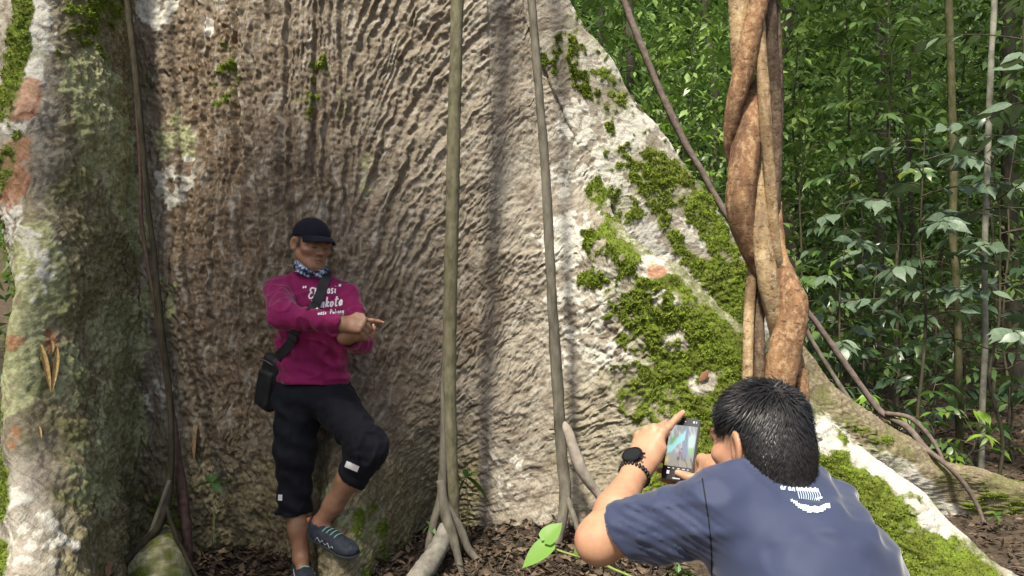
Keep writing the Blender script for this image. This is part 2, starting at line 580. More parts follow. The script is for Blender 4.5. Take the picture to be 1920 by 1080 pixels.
for (x, y, rx, ry, ro, st) in [
        (1170, 250, 50, 90, 50, .75), (1070, 330, 50, 60, 0, .5), (1060, 450, 60, 60, 0, .7), (1180, 500, 110, 40, -20, .7), (1090, 230, 60, 60, 0, .6), (1150, 330, 60, 60, 20, .7), (1330, 420, 60, 70, 50, .75),
        (1550, 820, 60, 35, 40, 1.0), (1690, 900, 90, 35, 42, .95), (1740, 960, 110, 50, 40, .95), (1620, 870, 60, 30, 40, .9), (1270, 640, 40, 30, 0, .65), (1250, 560, 40, 25, 0, .55), (1320, 720, 40, 40, 0, .6), (1100, 540, 70, 30, -20, .6), (1050, 560, 60, 30, 0, .5),
        (1880, 1040, 40, 20, 40, .8), (1200, 420, 70, 60, 30, .6), (1240, 300, 60, 40, 50, .7), (1290, 400, 70, 30, 50, .55), (1160, 560, 70, 60, 0, .55), (1090, 640, 70, 90, 0, .42), (1180, 660, 80, 60, 0, .5), (1130, 120, 60, 60, 0, .6), (1420, 620, 30, 40, 40, .7), (1340, 540, 60, 20, 45, .7), (1300, 500, 60, 25, 45, .55), (1120, 20, 70, 40, 0, .6), (950, 880, 60, 60, 0, .3), (1250, 800, 50, 20, 0, .5),
        (60, 90, 40, 130, 5, .75), (30, 220, 40, 60, 0, .6), (55, 500, 60, 70, 10, .45), (20, 420, 30, 60, 0, .6), (30, 1000, 60, 100, 0, .5), (90, 1020, 60, 60, 0, .45), (320, 350, 30, 50, -20, .55), (350, 330, 25, 40, 0, .5), (290, 20, 50, 40, 0, .75), (395, 55, 12, 20, 0, .9), (300, 740, 30, 60, 0, .4)]:
    lich = np.maximum(lich, blob(x, y, rx, ry, ro) * st)
lich = np.maximum(lich, .42 * np.clip(crest, 0, 1) * frontB)
lich = sstep(.42, .54, lich * 1.05 + .40 * n_b + .30 * n_c - .03) * (1 - moss) * (lich > .02) * ((seg_f > 1.2) & (seg_f < 18))
gl = np.zeros(len(s_), f32)                  # grey-green crustose lichen
for (x, y, rx, ry, ro, st) in [(60, 520, 80, 130, 10, .85), (30, 680, 60, 120, 0, .9), (190, 230, 60, 120, -15, .85), (170, 160, 60, 80, -30, .8), (240, 380, 50, 120, -15, .75), (230, 630, 70, 90, 0, .85), (220, 800, 70, 120, 0, .72),
                               (170, 900, 60, 90, 0, .6), (330, 260, 50, 60, 0, .65), (690, 330, 20, 60, 10, .5), (640, 190, 15, 40, 0, .4), (130, 700, 40, 90, 0, .65), (1210, 330, 60, 50, 40, .7), (680, 1000, 90, 80, 0, .5), (300, 560, 50, 60, 0, .6), (1150, 290, 50, 40, 30, .5), (590, 930, 60, 60, 0, .4)]:
    gl = np.maximum(gl, blob(x, y, rx, ry, ro) * st)
gl = sstep(.40, .56, gl + .34 * n_b + .2 * n_c - .05) * (1 - moss) * (gl > .02) * ((seg_f > 1.2) & (seg_f < 18))
rust = np.zeros(len(s_), f32)
for (x, y, rx, ry, ro, st) in [(45, 190, 35, 50, 30, 1.0), (30, 320, 40, 80, 10, .9), (20, 640, 30, 20, 0, .8), (95, 640, 12, 30, 0, .7), (1230, 510, 22, 14, 0, .9), (1220, 615, 22, 18, 0, .8), (1640, 930, 50, 20, 40, .6), (1330, 690, 20, 25, 0, .6), (1750, 1030, 50, 20, 40, .5), (25, 820, 20, 30, 0, .7)]:
    rust = np.maximum(rust, blob(x, y, rx, ry, ro) * st)
rust = sstep(.40, .62, rust + .35 * n_b + .15 * n_c) * (1 - moss) * (rust > .02)
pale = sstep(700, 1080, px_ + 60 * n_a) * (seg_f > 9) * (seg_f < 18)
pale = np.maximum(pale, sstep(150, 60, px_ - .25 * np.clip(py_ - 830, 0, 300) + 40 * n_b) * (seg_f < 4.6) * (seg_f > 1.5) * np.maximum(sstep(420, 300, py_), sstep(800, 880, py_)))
streak = np.clip(.5 + .55 * streak, 0, 1)
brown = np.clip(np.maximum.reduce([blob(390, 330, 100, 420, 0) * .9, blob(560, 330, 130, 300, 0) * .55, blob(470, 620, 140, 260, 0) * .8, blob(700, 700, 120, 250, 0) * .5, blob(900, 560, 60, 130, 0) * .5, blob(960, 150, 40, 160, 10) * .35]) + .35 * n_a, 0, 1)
olive0 = sstep(13.3, 13.8, seg_f) * (seg_f < 18) * sstep(1.35, .9, z_) * (.75 + .4 * n_a)  # olive of the rear root, with its shade painted in
root_shade = .8 * sstep(13.3, 13.8, seg_f) * (seg_f < 18) * sstep(1.35, .9, z_)  # shade on the rear root, painted as darker brown
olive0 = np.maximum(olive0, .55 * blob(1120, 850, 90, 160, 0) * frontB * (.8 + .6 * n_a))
brown = np.maximum(brown, root_shade)
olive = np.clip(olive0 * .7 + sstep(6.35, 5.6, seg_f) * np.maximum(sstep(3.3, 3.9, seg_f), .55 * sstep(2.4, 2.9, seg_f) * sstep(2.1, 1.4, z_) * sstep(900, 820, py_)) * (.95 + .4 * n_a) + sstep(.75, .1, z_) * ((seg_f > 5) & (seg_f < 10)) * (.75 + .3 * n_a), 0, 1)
disp += moss * (.005 + .007 * n_c + .007 * noise(q3 * 70, 401) + .006 * n_b)
disp += lich * .003 + gl * .002
lip_ = (.010 * rip + .008 * rip_fine) * (1 - .6 * trunkness) * amp * flat(vis.astype(f32)) * (1 - .7 * roundtip) * (1 - moss * .6)
Tt = np.roll(G, -1, 1) - np.roll(G, 1, 1)
Tt = (Tt / (np.linalg.norm(Tt, axis=2)[..., None] + 1e-9)).reshape(-1, 3)
acr = Tt * np.cos(ang)[:, None]
acr[:, 2] -= np.sin(ang)
G2 = q3 + N0.reshape(-1, 3) * disp[:, None] + acr * lip_[:, None]
G2 = G2.reshape(NR, NC, 3)
NV = normals(G2).reshape(-1, 3).astype(f32)

# ---- bark material
t = NT('bark')
oc = t.coord('Object')
n1 = t.noise(9, 6, 0.6, oc)
n2 = t.noise(45, 6, 0.65, oc)
n3 = t.noise(150, 4, 0.6, oc)
base = t.mix(t.ramp(n1, [(.34, 0.), (.66, 1.)]), (.175, .142, .102), (.265, .228, .172))
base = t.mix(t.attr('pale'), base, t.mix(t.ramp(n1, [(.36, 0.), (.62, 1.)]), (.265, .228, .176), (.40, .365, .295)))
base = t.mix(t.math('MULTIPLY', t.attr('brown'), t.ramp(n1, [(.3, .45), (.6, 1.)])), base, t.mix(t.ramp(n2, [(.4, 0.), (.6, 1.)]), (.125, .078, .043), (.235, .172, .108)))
stk = t.attr('streak')
base = t.mix(t.ramp(stk, [(.22, .55), (.46, 0.)]), base, (.085, .062, .042))
base = t.mix(t.ramp(stk, [(.60, 0.), (.85, .55)]), base, (.44, .42, .36))
base = t.mix(t.ramp(n3, [(.40, .35), (.52, 0.)]), base, (.10, .075, .052))
base = t.mix(t.ramp(n2, [(.55, 0.), (.66, .35)]), base, (.45, .42, .36))
oli = t.mix(t.ramp(n2, [(.38, 0.), (.64, 1.)]), (.105, .088, .040), (.34, .30, .15))
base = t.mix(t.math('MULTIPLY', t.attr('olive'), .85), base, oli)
gcol = t.mix(t.ramp(n2, [(.35, 0.), (.65, 1.)]), (.20, .215, .085), (.46, .46, .27))
base = t.mix(t.math('MULTIPLY', t.attr('crust'), .85), base, gcol)
lcol = t.mix(t.ramp(n3, [(.3, 0.), (.65, 1.)]), (.42, .40, .33), (.66, .64, .56))
base = t.mix(t.math('MULTIPLY', t.attr('lichen'), .9), base, lcol)
rcol = t.mix(t.ramp(n2, [(.35, 0.), (.65, 1.)]), (.26, .085, .035), (.42, .24, .14))
base = t.mix(t.math('MULTIPLY', t.attr('rust'), .8), base, rcol)
mcol = t.mix(t.ramp(n2, [(.35, 0.), (.65, 1.)]), (.055, .078, .010), (.185, .250, .028))
mcol = t.mix(t.ramp(n1, [(.4, 0.), (.6, .6)]), mcol, (.085, .090, .018))
base = t.mix(t.math('MULTIPLY', t.attr('film'), t.ramp(n2, [(.36, .30), (.60, .95)])), base, t.mix(t.ramp(n3, [(.35, 0.), (.65, 1.)]), (.075, .088, .022), (.16, .185, .05)))
base = t.mix(t.attr('moss'), base, mcol)
h = t.math('ADD', t.math('MULTIPLY', n2, 1.0), t.math('MULTIPLY', n3, .6))
t.bump(h, .55, .012)
BARK = t.set(base, .88, .18)

# ---- split the one closed surface into trunk and buttresses (shared normals, no seams)
tree = thing('buttress_tree', 'giant rainforest tree with tall plank buttresses, rippled grey bark and green moss', 'tree', (-1.0, 4.6, 0))
bounds = [('buttress', 0.0, 5.85), ('trunk', 5.85, 10.6), ('buttress', 10.6, 15.0), ('buttress', 15.0, 19.5), ('trunk_back', 19.5, 22.01)]
labs = {0: 'left buttress with a pale rounded edge', 2: 'front right buttress covered in bright moss', 3: 'rear right buttress running into a long low root'}
ids = np.arange(NR * NC).reshape(NR, NC)
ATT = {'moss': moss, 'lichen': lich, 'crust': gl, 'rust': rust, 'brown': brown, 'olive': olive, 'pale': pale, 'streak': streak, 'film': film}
G2f = G2.reshape(-1, 3)
for bi, (nm, a, b) in enumerate(bounds):
    js = np.where((seg_of >= a) & (seg_of < b))[0]
    js = np.append(js, (js[-1] + 1) % NC)
    sub = ids[:, js]
    V = G2f[sub.reshape(-1)]
    k = len(js)
    I = np.arange(NR - 1)[:, None] * k
    J = np.arange(k - 1)[None]
    Q = np.stack([I + J, I + J + 1, I + k + J + 1, I + k + J], -1).reshape(-1, 4)
    me = make_mesh('trunk' if nm == 'trunk_back' else nm, V, Q)
    for an, av in ATT.items():
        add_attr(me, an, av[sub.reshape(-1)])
    me.normals_split_custom_set_from_vertices(NV[sub.reshape(-1)])
    o = link('trunk' if nm == 'trunk_back' else nm, me, BARK, tree)
    if bi in labs:
        o['label'] = labs[bi]
# crown-side closing top, far above the frame
me = make_mesh('trunk_top', np.vstack([G2[-1], G2[-1].mean(0, keepdims=True) + [0, 0, .5]]),
               np.stack([np.arange(NC), (np.arange(NC) + 1) % NC, np.full(NC, NC)], 1))
for an in ATT:
    add_attr(me, an, np.zeros(NC + 1))
link('trunk_top', me, BARK, tree)

# ---- living moss: tiny upright shoots over the mossy bark, one mass
rng = np.random.default_rng(3)
vis_f = flat(vis)
mosp = moss + .25 * rng.normal(0, 1, len(moss))
cand = np.where((mosp > .6) & (moss > .15) & vis_f & (z_ > -.05) & (z_ < 3.1) & (px_ > -120) & (px_ < 2050))[0]
pick = rng.choice(cand, min(len(cand), 85000), replace=False)
c0 = G2f[pick] + rng.normal(0, .003, (len(pick), 3))
nn = NV[pick] + rng.normal(0, .55, (len(pick), 3))
nn /= np.linalg.norm(nn, axis=1)[:, None]
sd_ = np.cross(nn, rng.normal(0, 1, nn.shape))
sd_ /= np.linalg.norm(sd_, axis=1)[:, None]
L = rng.uniform(.004, .0115, (len(pick), 1))
Wd = rng.uniform(.0014, .0032, (len(pick), 1))
tip = c0 + nn * L
V = np.stack([c0 - sd_ * Wd - nn * .004, c0 + sd_ * Wd - nn * .004, c0 + nn * L * .6 + sd_ * Wd * .8, tip, c0 + nn * L * .6 - sd_ * Wd * .8], 1).reshape(-1, 3)
b5 = np.arange(len(pick))[:, None] * 5
t = NT('moss_shoots')
mc = t.mix(t.ramp(t.noise(14, 3, .6, t.coord('Object')), [(.35, 0.), (.65, 1.)]), (.070, .100, .012), (.22, .300, .032))
t.set(mc, .8, .15)
MOSSM = t.m
me = make_mesh('moss', V, [b5 + np.array([[0, 1, 2, 4]]), b5 + np.array([[4, 2, 3]])], smooth=False)
o = link('moss', me, MOSSM, tree)
o['kind'] = 'stuff'
# ------------------------------------------------------------------ ground
def ground_z(x, y):
    x, y = np.asarray(x, float), np.asarray(y, float)
    p = np.stack([x, y, np.zeros_like(x)], -1).reshape(-1, 3)
    z = .030 * fbm(p * 1.7, 2, 501).reshape(x.shape) + .018 * noise(p * 6, 502).reshape(x.shape)
    z = z + .05 * np.clip(y - 6.5, 0, 6) + .22 * np.clip(y - 13, 0, 40) + .004 * np.clip(y - 30, 0, 200)
    z = z + .02 * np.clip(np.abs(x) - 10, 0, 60)
    near = sstep(4.6, 4.1, y) * sstep(1.0, 2.2, y)
    z = z + near * (-.10 * sstep(-.3, -1.0, x) + .12 * sstep(-.40, .25, x) * sstep(1.6, .9, x))
    return z - .02


gx = np.concatenate([np.linspace(-90, -9, 14), np.linspace(-8, -2.4, 24), np.linspace(-2.3, 5.5, 240), np.linspace(5.7, 16, 40), np.linspace(18, 90, 14)])
gy = np.concatenate([np.linspace(-60, -3, 14), np.linspace(-2.5, 2.8, 26), np.linspace(2.9, 8, 150), np.linspace(8.2, 20, 50), np.linspace(22, 120, 24)])
GX, GY = np.meshgrid(gx, gy)
GZ = ground_z(GX, GY)
pp = np.stack([GX, GY, GX * 0], -1).reshape(-1, 3)
GZ += ((GX > -2.6) & (GX < 5.6) & (GY > 2.8) & (GY < 8.1)) * (.012 * noise(pp * 17, 511) + .008 * noise(pp * 41, 512)).reshape(GX.shape)
I = np.arange(len(gy) - 1)[:, None] * len(gx)
J = np.arange(len(gx) - 1)[None]
Q = np.stack([I + J, I + J + 1, I + len(gx) + J + 1, I + len(gx) + J], -1).reshape(-1, 4)
t = NT('forest_soil')
oc = t.coord('Object')
a, b, c = t.noise(3, 5, .6, oc), t.noise(22, 6, .65, oc), t.noise(90, 4, .6, oc)
colr = t.mix(t.ramp(b, [(.35, 0.), (.65, 1.)]), (.035, .026, .018), (.115, .085, .058))
colr = t.mix(t.ramp(c, [(.52, 0.), (.68, .6)]), colr, (.17, .13, .095))
colr = t.mix(t.ramp(a, [(.5, 0.), (.7, .5)]), colr, (.05, .042, .024))
t.bump(t.math('ADD', b, t.math('MULTIPLY', c, .5)), .8, .02)
SOIL = t.set(colr, .95, .15)
ground = link('ground', make_mesh('ground', np.stack([GX, GY, GZ], -1).reshape(-1, 3), Q), SOIL)
ground['kind'] = 'structure'
ground['label'] = 'dark forest floor of soil and dead leaves'


# ------------------------------------------------------------------ leaves
def leaf_arrays(width=.4, rows=5, fold=.12, droop=.25, tipexp=1.0, wave=0.0, twist=0.0, drip=.12):
    """One leaf of unit length along +X with a folded midrib, a drooping blade and a drip tip."""
    u = np.linspace(0, 1, rows + 1)
    prof = np.sin(np.pi * u ** .82) ** .85 * (1 - .25 * u)
    prof[0] = .03
    prof[-1] = 0.0
    if drip and rows > 4:
        prof[-2] *= .55
    w = width / 2 * prof / prof.max()
    z = -droop * u ** 1.8
    V = []
    for k in range(rows + 1):
        tw = twist * u[k]
        for s in (-1, 0, 1):
            yy = s * w[k]
            zz = z[k] + (abs(s) * fold * w[k] * 2) + wave * s * math.sin(u[k] * 9 + s)
            V.append((u[k] - .05 * droop * u[k], yy * math.cos(tw), zz + yy * math.sin(tw)))
    Fq = []
    for k in range(rows):
        for s in (0, 1):
            o = k * 3 + s
            Fq.append((o, o + 3, o + 4, o + 1))
    return np.array(V), np.array(Fq)


def leaf_mat(name, dark, light, rough=.42, spec=.45, transl=.28, yellow=0.0, pale=0.0, use_attr=False):
    t = NT(name)
    if use_attr:
        r = t.attr('tone')
    else:
        r = t.n('ShaderNodeObjectInfo').outputs['Random']
    oc = t.coord('Object')
    col = t.mix(r, dark, light)
    if pale:
        # speckled grey-green blotches of old understorey leaves
        sp = t.ramp(t.noise(9 if not use_attr else 70, 5, .7, oc), [(.45, 0.), (.62, pale)])
        col = t.mix(sp, col, (.20, .27, .20))
    if yellow:
        col = t.mix(t.ramp(r, [(1 - yellow, 0.), (1.0, .8)]), col, (.22, .24, .03))
    t.set(col, rough, spec)
    tr = t.n('ShaderNodeBsdfTranslucent')
    t.l(t.mix(.45, col, (.20, .32, .05)), tr.inputs[0])
    mx = t.n('ShaderNodeMixShader')
    mx.inputs[0].default_value = transl
    t.l(t.b.outputs[0], mx.inputs[1])
    t.l(tr.outputs[0], mx.inputs[2])
    t.l(mx.outputs[0], t.o.inputs[0])
    return t.m


def frame(d, roll=0.0, up=(0, 0, 1)):
    """3x3 matrix whose X axis is d and whose Z axis is as near up as it can be, rolled about d."""
    d = np.asarray(d, float)
    d = d / np.linalg.norm(d)
    u = np.asarray(up, float)
    y = np.cross(u, d)
    if np.linalg.norm(y) < 1e-4:
        y = np.cross([0, 1, 0], d)
    y = y / np.linalg.norm(y)
    z = np.cross(d, y)
    c, s = math.cos(roll), math.sin(roll)
    y, z = y * c + z * s, z * c - y * s
    return np.stack([d, y, z], 1)


def place_leaf(name, me, pos, d, size, parent, roll=0.0, ws=1.0, up=(0, 0, 1)):
    o = bpy.data.objects.new(name, me)
    R = frame(d, roll, up) * np.array([size, size * ws, size])[None]
    M = Matrix([[*R[0], pos[0]], [*R[1], pos[1]], [*R[2], pos[2]], [0, 0, 0, 1]])
    if parent is not None:
        o.parent = parent
        M = Matrix.Translation(-parent.location) @ M
    o.matrix_basis = M
    COL.objects.link(o)
    return o


def leaf_cloud(P0, D, size, va, fa, roll=None, tone=None, ws=None):
    """Many leaves merged: positions P0 (N,3), directions D, sizes -> verts, faces, tone."""
    n = len(P0)
    D = D / np.linalg.norm(D, axis=1)[:, None]
    y = np.cross(np.array([0, 0, 1.0])[None], D)
    y /= np.linalg.norm(y, axis=1)[:, None] + 1e-6
    z = np.cross(D, y)
    if roll is not None:
        c, s = np.cos(roll)[:, None], np.sin(roll)[:, None]
        y, z = y * c + z * s, z * c - y * s
    size = size[:, None, None]
    V = P0[:, None] + size * (va[None, :, 0:1] * D[:, None] + va[None, :, 1:2] * y[:, None] + va[None, :, 2:3] * z[:, None])
    Fq = (np.arange(n)[:, None, None] * len(va) + fa[None]).reshape(-1, fa.shape[1])
    tone = np.repeat(tone if tone is not None else np.random.default_rng(n).random(n), len(va))
    return V.reshape(-1, 3), Fq, tone


DRY = simple_mat('dry_leaf', (.050, .034, .022), (.19, .135, .088), .75, .25, 6, .3, .004)
t = NT('dry_litter')
t.set(t.mix(t.attr('tone'), (.018, .013, .009), (.165, .12, .080)), .75, .25)
LITTER = t.m
lit_templates = []
for k, kw in enumerate([dict(width=.42, droop=-.25, fold=.25), dict(width=.5, droop=.35, fold=-.2, wave=.02), dict(width=.34, droop=-.45, fold=.5, twist=.7), dict(width=.46, droop=.15, fold=.35, twist=-.6, wave=.03)]):
    va, fa = leaf_arrays(rows=5, **kw)
    lit_templates.append((va, fa, make_mesh('fallen_leaf', va, fa)))
    lit_templates[-1][2].materials.append(DRY)
rng = np.random.default_rng(11)


def litter_spots(n, near=.55):
    k1 = int(n * near)
    a = np.stack([rng.uniform(-1.75, .75, k1), rng.uniform(2.9, 4.2, k1)], 1)
    b = np.stack([rng.uniform(1.7, 5.6, n - k1), rng.uniform(3.0, 8.4, n - k1)], 1)
    return np.vstack([a, b])


for k, (x, y) in enumerate(litter_spots(290)):
    va, fa, me = lit_templates[k % 4]
    z = float(ground_z(np.array([x]), np.array([y]))[0])
    az = rng.uniform(0, 6.28)
    place_leaf('fallen_leaf', me, (x, y, z + .022), (math.cos(az), math.sin(az), rng.uniform(-.15, .35)), rng.uniform(.045, .10), ground, rng.uniform(-.5, .5))
parts, tones = [], []
sp = litter_spots(20000, .45)
for k in range(4):
    va, fa = leaf_arrays(rows=2, width=[.42, .5, .3, .6][k], droop=[-.25, .35, -.4, .1][k], fold=[.25, -.2, .5, .35][k], twist=[0, .4, .7, -.6][k])
    s = sp[k::4]
    az = rng.uniform(0, 6.28, len(s))
    D = np.stack([np.cos(az), np.sin(az), rng.uniform(-.3, .35, len(s))], 1)
    P0 = np.stack([s[:, 0], s[:, 1], ground_z(s[:, 0], s[:, 1]) + rng.uniform(.0, .03, len(s))], 1)
    v, f, tn = leaf_cloud(P0, D, rng.uniform(.018, .068, len(s)) * rng.choice([1, .6], len(s)), va, fa, rng.normal(0, .6, len(s)), rng.random(len(s)) ** 1.6)
    parts.append((v, f))
    tones.append(tn)
# twigs in the litter
v, f = join(parts)
me = make_mesh('leaf_litter', v, f)
add_attr(me, 'tone', np.concatenate(tones))
o = link('leaf_litter', me, LITTER)
o['kind'] = 'stuff'
o['label'] = 'dead brown leaves scattered over the forest floor'
o['category'] = 'leaf litter'
parts = []
for k in range(140):
    x, y = litter_spots(2, .5)[rng.integers(0, 2)]
    z = float(ground_z(np.array([x]), np.array([y]))[0]) + .02
    az, L = rng.uniform(0, 6.28), rng.uniform(.08, .4)
    p = [np.array([x, y, z]) + np.array([math.cos(az), math.sin(az), rng.uniform(-.1, .15)]) * L * q + rng.normal(0, .012, 3) for q in (0, .35, .7, 1)]
    r = rng.uniform(.0015, .005)
    parts.append(tube(p, [r, r, r * .8, r * .5], 8, 5))
v, f = join(parts)
o = link('fallen_twigs', make_mesh('fallen_twigs', v, f), simple_mat('twig', (.09, .065, .045), (.22, .17, .12), .9, .15))
o['kind'] = 'stuff'
o['label'] = 'thin dry twigs lying among the dead leaves'
o['category'] = 'twigs'

# the wooded slope that closes the view
hx_ = np.linspace(-45, 60, 60)
hy_ = np.linspace(23, 60, 24)
HX, HY = np.meshgrid(hx_, hy_)
HZ = ground_z(HX, HY) - .3 + 15 * sstep(23, 36, HY) + 1.2 * fbm(np.stack([HX * .12, HY * .12, HX * 0], -1).reshape(-1, 3), 3, 61).reshape(HX.shape)
I = np.arange(23)[:, None] * 60
J = np.arange(59)[None]
hl = link('hills', make_mesh('hills', np.stack([HX, HY, HZ], -1).reshape(-1, 3), np.stack([I + J, I + J + 1, I + 61 + J, I + 60 + J], -1).reshape(-1, 4)), simple_mat('wooded_slope', (.012, .028, .008), (.045, .09, .022), .95, .1, 2.2, 1.0, .3))
hl['kind'] = 'structure'
hl['label'] = 'dim wooded slope behind the forest'
# ------------------------------------------------------------------ hanging lianas, roots and the twisted vine
LIANA = simple_mat('liana_bark', (.075, .068, .050), (.19, .172, .135), .9, .15, 28, .9, .006, (1, 1, .35))
LIANA_OLIVE = simple_mat('liana_bark_olive', (.085, .078, .044), (.20, .185, .118), .9, .15, 34, .9, .006, (1, 1, .5))
DARKROOT = simple_mat('dark_root', (.024, .021, .013), (.070, .060, .038), .9, .15, 30, .9, .006, (1, 1, .4))
def vine_mat(name, dark, mid, light, crack):
    t = NT(name)
    oc = t.coord('Object', (1, 1, .6))
    a, b, c = t.noise(11, 5, .6, oc), t.noise(55, 5, .65, oc), t.noise(24, 5, .7, t.coord('Object', (1, 1, 1.7)))
    col = t.mix(t.ramp(a, [(.34, 0.), (.64, 1.)]), dark, mid)
    col = t.mix(t.ramp(b, [(.46, 0.), (.68, .8)]), col, light)
    col = t.mix(t.ramp(c, [(.36, .8), (.44, 0.)]), col, crack)
    col = t.mix(t.ramp(t.noise(7, 3, .6, t.coord('Object', (1, 1, .25))), [(.36, .65), (.48, 0.)]), col, crack)
    h = t.math('ADD', t.math('MULTIPLY', t.noise(130, 4, .6, oc), .35), t.math('ADD', t.math('MULTIPLY', a, .8), t.math('MULTIPLY', c, .6)))
    t.bump(h, .8, .010)
    return t.set(col, .82, .18)


VINE_RED = vine_mat('vine_bark_red', (.155, .080, .044), (.32, .180, .088), (.47, .335, .195), (.075, .040, .024))
VINE_TAN = vine_mat('vine_bark_tan', (.24, .150, .070), (.47, .335, .180), (.58, .47, .31), (.085, .050, .028))
VINE_DARK = vine_mat('vine_bark_dark', (.060, .038, .025), (.14, .095, .062), (.24, .19, .13), (.03, .02, .013))


def stem(parent, name, pts, mat, n=60, seg=12, rough=.12, seed=0, lumps=.08, label=None):
    """pts: (px, py, Y, width in photo px)."""
    p = [P(a, b, c) for a, b, c, w in pts]
    r = [w / 2 * c / F for a, b, c, w in pts]
    v, f = tube(p, r, n, seg, rough, seed, (34, 34, 16), lumps=lumps)
    o = link(name, make_mesh(name, v, f), mat, parent)
    if label:
        o['label'] = label
    return o


# left of centre: straight liana with a forked foot
t1 = thing('hanging_liana', 'thick straight olive-grey liana hanging before the bark, just right of the man in magenta', 'liana', P(848, 1050, 3.55), 'lianas hanging in front of the tree')
stem(t1, 'stem', [(866, -420, 3.62, 26), (860, -150, 3.6, 25), (857, 0, 3.58, 24), (851, 250, 3.56, 25), (848, 400, 3.55, 26), (844, 560, 3.55, 26), (843, 700, 3.55, 25), (846, 850, 3.55, 24), (852, 960, 3.56, 20), (860, 1060, 3.58, 14)], LIANA_OLIVE, 120, 12, .10, 3)
stem(t1, 'root', [(838, 560, 3.57, 8), (833, 700, 3.56, 12), (832, 800, 3.55, 14), (828, 920, 3.53, 18), (812, 985, 3.5, 16), (800, 1045, 3.47, 12)], LIANA, 60, 9, .12, 4)
stem(t1, 'root', [(826, 900, 3.53, 16), (836, 965, 3.5, 22), (850, 1010, 3.46, 18), (862, 1060, 3.42, 14), (872, 1100, 3.38, 10)], LIANA, 40, 9, .14, 5)
stem(t1, 'root', [(834, 940, 3.52, 14), (862, 990, 3.52, 16), (882, 1035, 3.5, 14), (925, 1072, 3.47, 10), (975, 1090, 3.4, 6)], LIANA, 40, 9, .14, 6)
stem(t1, 'root', [(836, 985, 3.5, 24), (826, 1020, 3.45, 36), (805, 1055, 3.36, 40), (775, 1095, 3.25, 38), (745, 1150, 3.1, 26)], simple_mat('pale_root', (.13, .12, .095), (.30, .28, .23), .9, .15, 24, .7, .005), 40, 14, .10, 7, label='short fat pale root at the foot')
t2 = thing('hanging_liana', 'thinner grey liana hanging left of the moss, forked low beside the photographer\'s elbow', 'liana', P(1040, 1060, 3.6), 'lianas hanging in front of the tree')
stem(t2, 'stem', [(978, -420, 3.72, 18), (990, -150, 3.7, 17), (997, 0, 3.68, 16), (1009, 150, 3.66, 17), (1023, 330, 3.64, 18), (1033, 520, 3.6, 19), (1043, 690, 3.6, 21), (1053, 850, 3.6, 22), (1060, 925, 3.58, 23), (1052, 985, 3.54, 20), (1038, 1040, 3.5, 18), (1028, 1100, 3.42, 15)], LIANA, 120, 12, .13, 8)
stem(t2, 'branch', [(1053, 790, 3.6, 12), (1066, 812, 3.58, 18), (1079, 850, 3.56, 22), (1092, 885, 3.56, 21), (1120, 925, 3.58, 16), (1150, 970, 3.6, 10)], simple_mat('pale_branch', (.24, .20, .16), (.40, .36, .30), .9, .15, 26, .7, .005), 44, 10, .12, 9, label='pale side shoot')
stem(t2, 'root', [(1062, 930, 3.57, 12), (1078, 975, 3.5, 11), (1092, 1020, 3.44, 10), (1125, 1090, 3.34, 8)], LIANA, 30, 8, .12, 10)
# left corner: thin root running down the shaded crease
t3 = thing('hanging_liana', 'thin dark liana running down the shaded crease at left, splaying into roots', 'liana', P(300, 1060, 3.5), 'lianas hanging in front of the tree')
stem(t3, 'stem', [(215, -420, 3.78, 11), (230, -150, 3.76, 11), (239, 0, 3.74, 12), (254, 130, 3.72, 12), (267, 270, 3.70, 11), (278, 390, 3.68, 10), (288, 470, 3.66, 11), (294, 540, 3.64, 14), (305, 640, 3.61, 12), (317, 730, 3.58, 12), (321, 800, 3.55, 11), (321, 870, 3.52, 13), (310, 950, 3.47, 18), (285, 1010, 3.42, 16), (245, 1070, 3.34, 11), (215, 1110, 3.28, 6)], DARKROOT, 130, 10, .12, 12)
stem(t3, 'root', [(316, 915, 3.50, 10), (300, 980, 3.43, 16), (268, 1020, 3.38, 15), (225, 1060, 3.30, 12), (180, 1100, 3.2, 8)], DARKROOT, 34, 8, .14, 13)
stem(t3, 'root', [(312, 950, 3.46, 8), (330, 1005, 3.43, 9), (352, 1050, 3.40, 7), (374, 1090, 3.36, 5)], DARKROOT, 30, 7, .12, 14)
stem(t3, 'root', [(318, 900, 3.49, 8), (288, 985, 3.42, 9), (262, 1045, 3.35, 7), (250, 1095, 3.28, 5)], LIANA, 30, 7, .12, 15)
t4 = thing('hanging_root', 'dark reddish root hanging straight down beside the thin liana in the left crease', 'root', P(350, 1060, 3.5))
stem(t4, 'stem', [(252, 140, 3.80, 5), (262, 300, 3.76, 6), (266, 420, 3.74, 8), (285, 540, 3.70, 7), (303, 650, 3.66, 9), (320, 760, 3.63, 12), (332, 850, 3.60, 16), (343, 930, 3.57, 20), (350, 1000, 3.55, 19), (356, 1085, 3.52, 14)], simple_mat('red_root', (.050, .030, .024), (.115, .075, .060), .85, .2, 40, .9, .005), 90, 9, .15, 16)
